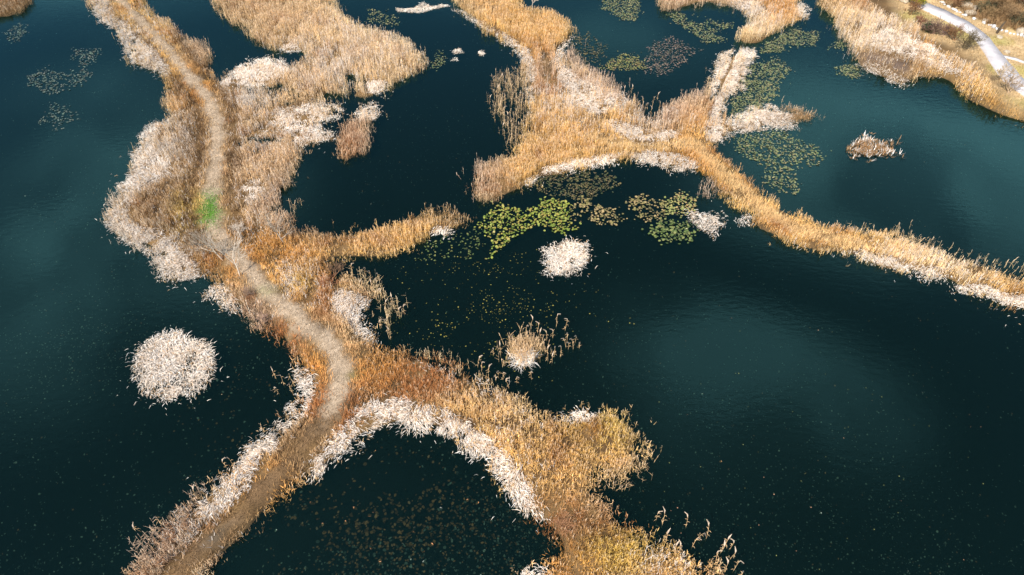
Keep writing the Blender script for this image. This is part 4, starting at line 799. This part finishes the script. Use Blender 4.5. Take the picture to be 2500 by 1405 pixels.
def bare_tree(name, px, py, H, lab, col, spread=.55, levels=4, stems=1, trunk=.25, r0=.05, lean=(0, 0), grp=None, dens=3, leaf=None):
    X, Y, Z = land_at(px, py)
    tmin = .0045 if py > 300 else .010
    root = empty(name, (X, Y, Z - .05)); tag(root, lab, 'tree' if name == 'bare_tree' else 'shrub', grp)
    rg = np.random.default_rng(int(px * 7 + py)); T = Buf(); C = Buf(); LF = Buf(); col = np.array(col)
    d = np.tile(np.array((lean[0], lean[1], 1.0)), (stems, 1)) + (rg.normal(0, .38, (stems, 3)) * (1, 1, 0) if stems > 1 else 0)
    p = rg.normal(0, .06 * (stems > 1), (stems, 3)) * (1, 1, 0); d /= np.linalg.norm(d, axis=1, keepdims=True)
    l = np.full(stems, H * trunk); r = np.full(stems, r0)
    kids = [6, 5, 4, 2] if stems == 1 else [4, 4, 3, 2]
    for lv in range(levels + 1):
        n = len(p); knots = [p]; dd = d
        for i in range(2):
            dd = dd + rg.normal(0, .12, (n, 3)); dd /= np.linalg.norm(dd, axis=1, keepdims=True); knots.append(knots[-1] + dd * (l / 2)[:, None])
        cc = col * rg.uniform(.85, 1.15, (n, 1)) * (1.12 if lv == 0 else 1)
        for i in range(2): tubes(T if lv == 0 else C, knots[i], knots[i + 1], np.maximum(r * (1 - .2 * i), tmin), np.maximum(r * (.8 - .2 * i), tmin * .8), cc, 5 if lv == 0 else 3)
        if leaf is not None and lv >= levels - 1:
            q = knots[-1].repeat(6, 0); m = len(q); aa = rg.uniform(0, 6.28, m); q = q + rg.normal(0, .10, (m, 3)); e = np.stack([np.cos(aa), np.sin(aa), rg.uniform(-.3, .8, m)], 1) * .06; w_ = np.stack([-np.sin(aa), np.cos(aa), 0 * aa], 1) * .03
            LF.strips(np.stack([q - e, q, q + e], 1), np.stack([w_ * .2, w_, w_ * .1], 1), np.array(leaf) * rg.uniform(.6, 1.3, (m, 1)))
        if lv == levels: break
        k = kids[min(lv, 3)]; t = rg.uniform(.35, 1.0, (n, k)); t[:, 0] = 1.0
        K = np.stack(knots, 1); i0 = np.minimum((t * 2).astype(int), 1); f = t * 2 - i0
        st = np.take_along_axis(K, i0[..., None], 1) * (1 - f[..., None]) + np.take_along_axis(K, (i0 + 1)[..., None], 1) * f[..., None]
        nd = dd[:, None] + rg.normal(0, spread, (n, k, 3)); nd[..., 2] = np.abs(nd[..., 2]) * .75 + .2; nd /= np.linalg.norm(nd, axis=2, keepdims=True)
        l = (l[:, None] * rg.uniform(.52, .82, (n, k))).ravel(); r = (r[:, None] * rg.uniform(.45, .6, (n, k))).ravel()
        p = st.reshape(-1, 3); d = nd.reshape(-1, 3)
    link('trunk', T.mesh('trunk', M_TWIG), root); link('crown', C.mesh('crown', M_TWIG), root)
    if LF.n: link('leaves', LF.mesh('leaves', M_REED), root)
GREY = (.36, .29, .22); PALEB = (.50, .42, .34); REDB = (.22, .10, .06); OLV = (.20, .16, .08)
bare_tree('bare_tree', 587, 584, 2.1, 'small forked bare tree at the bend of the path', PALEB, .5, 4, 1, .33, .04, (-.1, 0), 'bare trees on the causeway')
bare_tree('bare_tree', 693, 592, 3.3, 'wide bare grey tree at the corner of the dark pond', GREY, .6, 4, 1, .33, .06, (-.05, .1), 'bare trees on the causeway')
bare_tree('bare_tree', 545, 636, 3.2, 'bare tree leaning left over the path below the turf', GREY, .38, 4, 1, .42, .05, (-.32, .1), 'bare trees on the causeway')
bare_tree('bare_tree', 586, 674, 3.3, 'slim white stemmed bare tree in front of the path', PALEB, .32, 4, 1, .45, .04, (-.05, .1), 'bare trees on the causeway')
bare_tree('bare_shrub', 610, 722, 1.1, 'round grey brown shrub at the left edge of the path', (.24, .16, .11), .8, 4, 4, .34, .02, (0, 0), None)
bare_tree('bare_shrub', 640, 790, 1.2, 'pinkish brown shrub on the left causeway shoulder', (.34, .22, .16), .7, 4, 4, .34, .02, (0, 0), None)
bare_tree('bare_shrub', 818, 672, 1.4, 'dark brown shrub at the corner of the inner pond', (.17, .10, .055), .7, 4, 4, .32, .025, (0, 0), None)
bare_tree('bare_shrub', 803, 700, 1.3, 'reddish brown shrub below the inner pond corner', (.30, .13, .06), .7, 4, 4, .32, .025, (0, 0), None)
bare_tree('bare_shrub', 1375, 1290, 1.3, 'rusty twiggy shrub on the lower south east arm', (.32, .16, .08), .7, 4, 5, .32, .02, (0, 0), None)
bare_tree('bare_tree', 1300, 24, 2.4, 'thin bare tree on the top edge of the north field', PALEB, .5, 3, 1, .4, .04, (0, 0), None)
bare_tree('bare_shrub', 2276, 84, 2.4, 'greyish bare bush right of the reddish one along the walkway', (.19, .12, .09), .6, 4, 6, .32, .03, (.15, 0), 'bushes along the walkway')
bare_tree('bare_shrub', 2353, 121, 2.7, 'largest olive grey bush at the bend of the walkway', (.15, .115, .06), .65, 4, 6, .34, .035, (0, 0), 'bushes along the walkway')
bare_tree('bare_shrub', 2330, 100, 2.2, 'orange brown bush touching the concrete walkway', (.21, .11, .05), .6, 4, 5, .32, .03, (0, 0), 'bushes along the walkway')
bare_tree('bare_shrub', 2246, 66, 1.8, 'small reddish bush between lawn and walkway', REDB, .6, 4, 4, .32, .025, (0, 0), 'bushes along the walkway')
bare_tree('bare_shrub', 2222, 38, 2.0, 'brown bush below the yellow green conifer', (.20, .10, .045), .6, 4, 5, .32, .025, (0, 0), 'bushes along the walkway')
bare_tree('bare_shrub', 2300, 88, 1.8, 'low purple brown bush in the middle of the bush row', (.20, .12, .10), .6, 4, 6, .32, .025, (0, 0), 'bushes along the walkway')
bare_tree('bare_shrub', 2461, 228, 2.2, 'bare bush partly covering the walkway near the right edge', (.34, .24, .15), .65, 4, 4, .34, .03, (.1, 0), None)
bare_tree('bare_shrub', 2438, 196, 2.0, 'thin straw bush in front of the walkway near the right edge', (.42, .31, .18), .6, 4, 3, .34, .02, (0, 0), None)
bare_tree('evergreen_shrub', 2233, 16, 1.8, 'bright yellow green evergreen shrub at the head of the walkway', (.14, .10, .04), .6, 4, 5, .32, .03, (0, 0), None, 3, (.30, .27, .025))
bare_tree('evergreen_shrub', 2266, 78, 1.2, 'small dark green shrub inside the bush row', (.10, .09, .05), .6, 3, 4, .34, .02, (0, 0), None, 3, (.045, .07, .025))

# hillside scrub beyond the stone edging
HP = [(2262,0),(2304,8),(2363,40),(2414,60),(2466,80),(2500,88),(2500,0)]
rgs = np.random.default_rng(3)
P, a, b = scatter(HP, 26, .6, 0, .9, 4, .6, 99)
B = Buf(); cl = np.array((.26, .16, .075)) * rng.uniform(.6, 1.35, (len(P), 1)); tuft(B, P, rng.uniform(.3, 1.0, len(P)), cl, 7, .8, .013)
c = P.mean(0); o = link('scrub', B.mesh('scrub', M_TWIG, c)); o.location = c; tag(o, 'mass of brown winter scrub on the hillside beyond the stone edging', 'scrub', None, 'stuff')
HSH = [((2345,8),'dark leafless bush on the hillside behind the boulders',(.12,.10,.05),2.4),((2392,38),'dark green brown bush below the second boulder',(.10,.09,.045),2.2),((2430,20),'big brown bush high on the hillside',(.24,.15,.07),2.6),((2460,50),'brown bush on the hillside near the right edge',(.25,.16,.08),2.4),((2484,66),'dark bush beside the boulder at the right edge',(.09,.085,.045),2.0),((2415,48),'brown bush just behind the stone edging',(.26,.17,.08),1.9),((2330,18),'reddish bush at the left foot of the hillside',(.27,.15,.07),1.8),((2490,20),'pale brown bush in the upper right corner',(.30,.21,.12),2.2)]
for (p, lab, cc, h) in HSH: bare_tree('bare_shrub', p[0], p[1], h, lab, cc, .7, 4, 5, .33, .03, (0, 0), 'hillside bushes')

# ------------------------------------------------------------------ stones
def rock_mesh(name, mat, seed, sub=2):
    import bmesh
    rg = np.random.default_rng(seed); bm = bmesh.new(); bmesh.ops.create_icosphere(bm, subdivisions=sub, radius=1)
    dirs = rg.normal(0, 1, (7, 3)); dirs /= np.linalg.norm(dirs, axis=1)[:, None]; cut = rg.uniform(.55, .9, 7)
    for v in bm.verts:
        p = np.array(v.co)
        for d_, c_ in zip(dirs, cut):
            e = p @ d_ - c_
            if e > 0: p = p - d_ * e * .85
        v.co = Vector(p * (1 + rg.normal(0, .03)))
    me = bpy.data.meshes.new(name); bm.to_mesh(me); bm.free(); me.materials.append(mat)
    return me
RM = [rock_mesh('boulder', M_ROCK, s) for s in range(4)]; KM = [rock_mesh('stone', M_KERB, 20 + s, 1) for s in range(5)]
for i, (px, py, r, lab) in enumerate([(2357,16,.62,'tan boulder, upper left of the hillside boulders'),(2380,24,.52,'tan boulder just right of the uppermost one'),(2369,35,.50,'pale boulder nearest the stone edging'),(2493,79,.50,'tan boulder at the right edge behind the edging'),(2439,93,.30,'small white rock on the lawn below the stump'),(2456,129,.30,'small grey rock lying alone on the dry lawn'),(2205,5,.5,'grey boulder at the top edge left of the evergreen'),(2405,53,.32,'small pale rock just behind the stone edging')]):
    X, Y, Z = land_at(px, py); o = link('boulder', RM[i % 4]); o.location = (X, Y, Z + r * .22); o.scale = (r * 1.2, r, r * .62); o.rotation_euler = (0, 0, i * 1.3)
    tag(o, lab, 'rock', 'boulders on the east shore')
root = empty('stone_edging', (*KG[4], land_at(*KERB[4])[2])); tag(root, 'row of whitish stones edging the lawn below the hillside', 'stone edging')
seg = np.array(KG); cl_ = np.concatenate([[0], np.cumsum(np.hypot(*(seg[1:] - seg[:-1]).T))]); s = .2; i = 0
while s < cl_[-1]:
    X = np.interp(s, cl_, seg[:, 0]); Y = np.interp(s, cl_, seg[:, 1]); r = rng.uniform(.13, .27)
    if rng.random() < .9:
        o = link('stone', KM[i % 5], root); o.location = Vector((X + rng.normal(0, .07), Y + rng.normal(0, .07), float(terr(X, Y)) + r * .3)) - root.location
        o.scale = (r * rng.uniform(1, 1.5), r, r * rng.uniform(.6, .9)); o.rotation_euler = (rng.normal(0, .2), rng.normal(0, .2), rng.uniform(0, 6.28))
    s += r * 2.1; i += 1
# dark leaning stump
X, Y, Z = land_at(2433, 82); B = Buf(); pts = [np.array(p) for p in ((0, 0, -.1), (.05, .02, .35), (.18, .05, .75), (.34, .08, 1.15))]
for a_, b_, r_, q_ in zip(pts[:-1], pts[1:], (.13, .11, .09), (.11, .09, .05)): tube(B, a_, b_, r_, q_, np.array((.06, .045, .03)))
tube(B, pts[1], np.array((-.18, .05, .6)), .06, .03, np.array((.06, .045, .03)))
o = link('stump', B.mesh('stump', M_TWIG)); o.location = (X, Y, Z); tag(o, 'dark leaning dead stump beside the stone edging', 'stump')
print('TRIS', sum(len(o.data.polygons) * 2 for o in COL.objects if o.type == 'MESH'), 'OBJ', len(COL.objects))
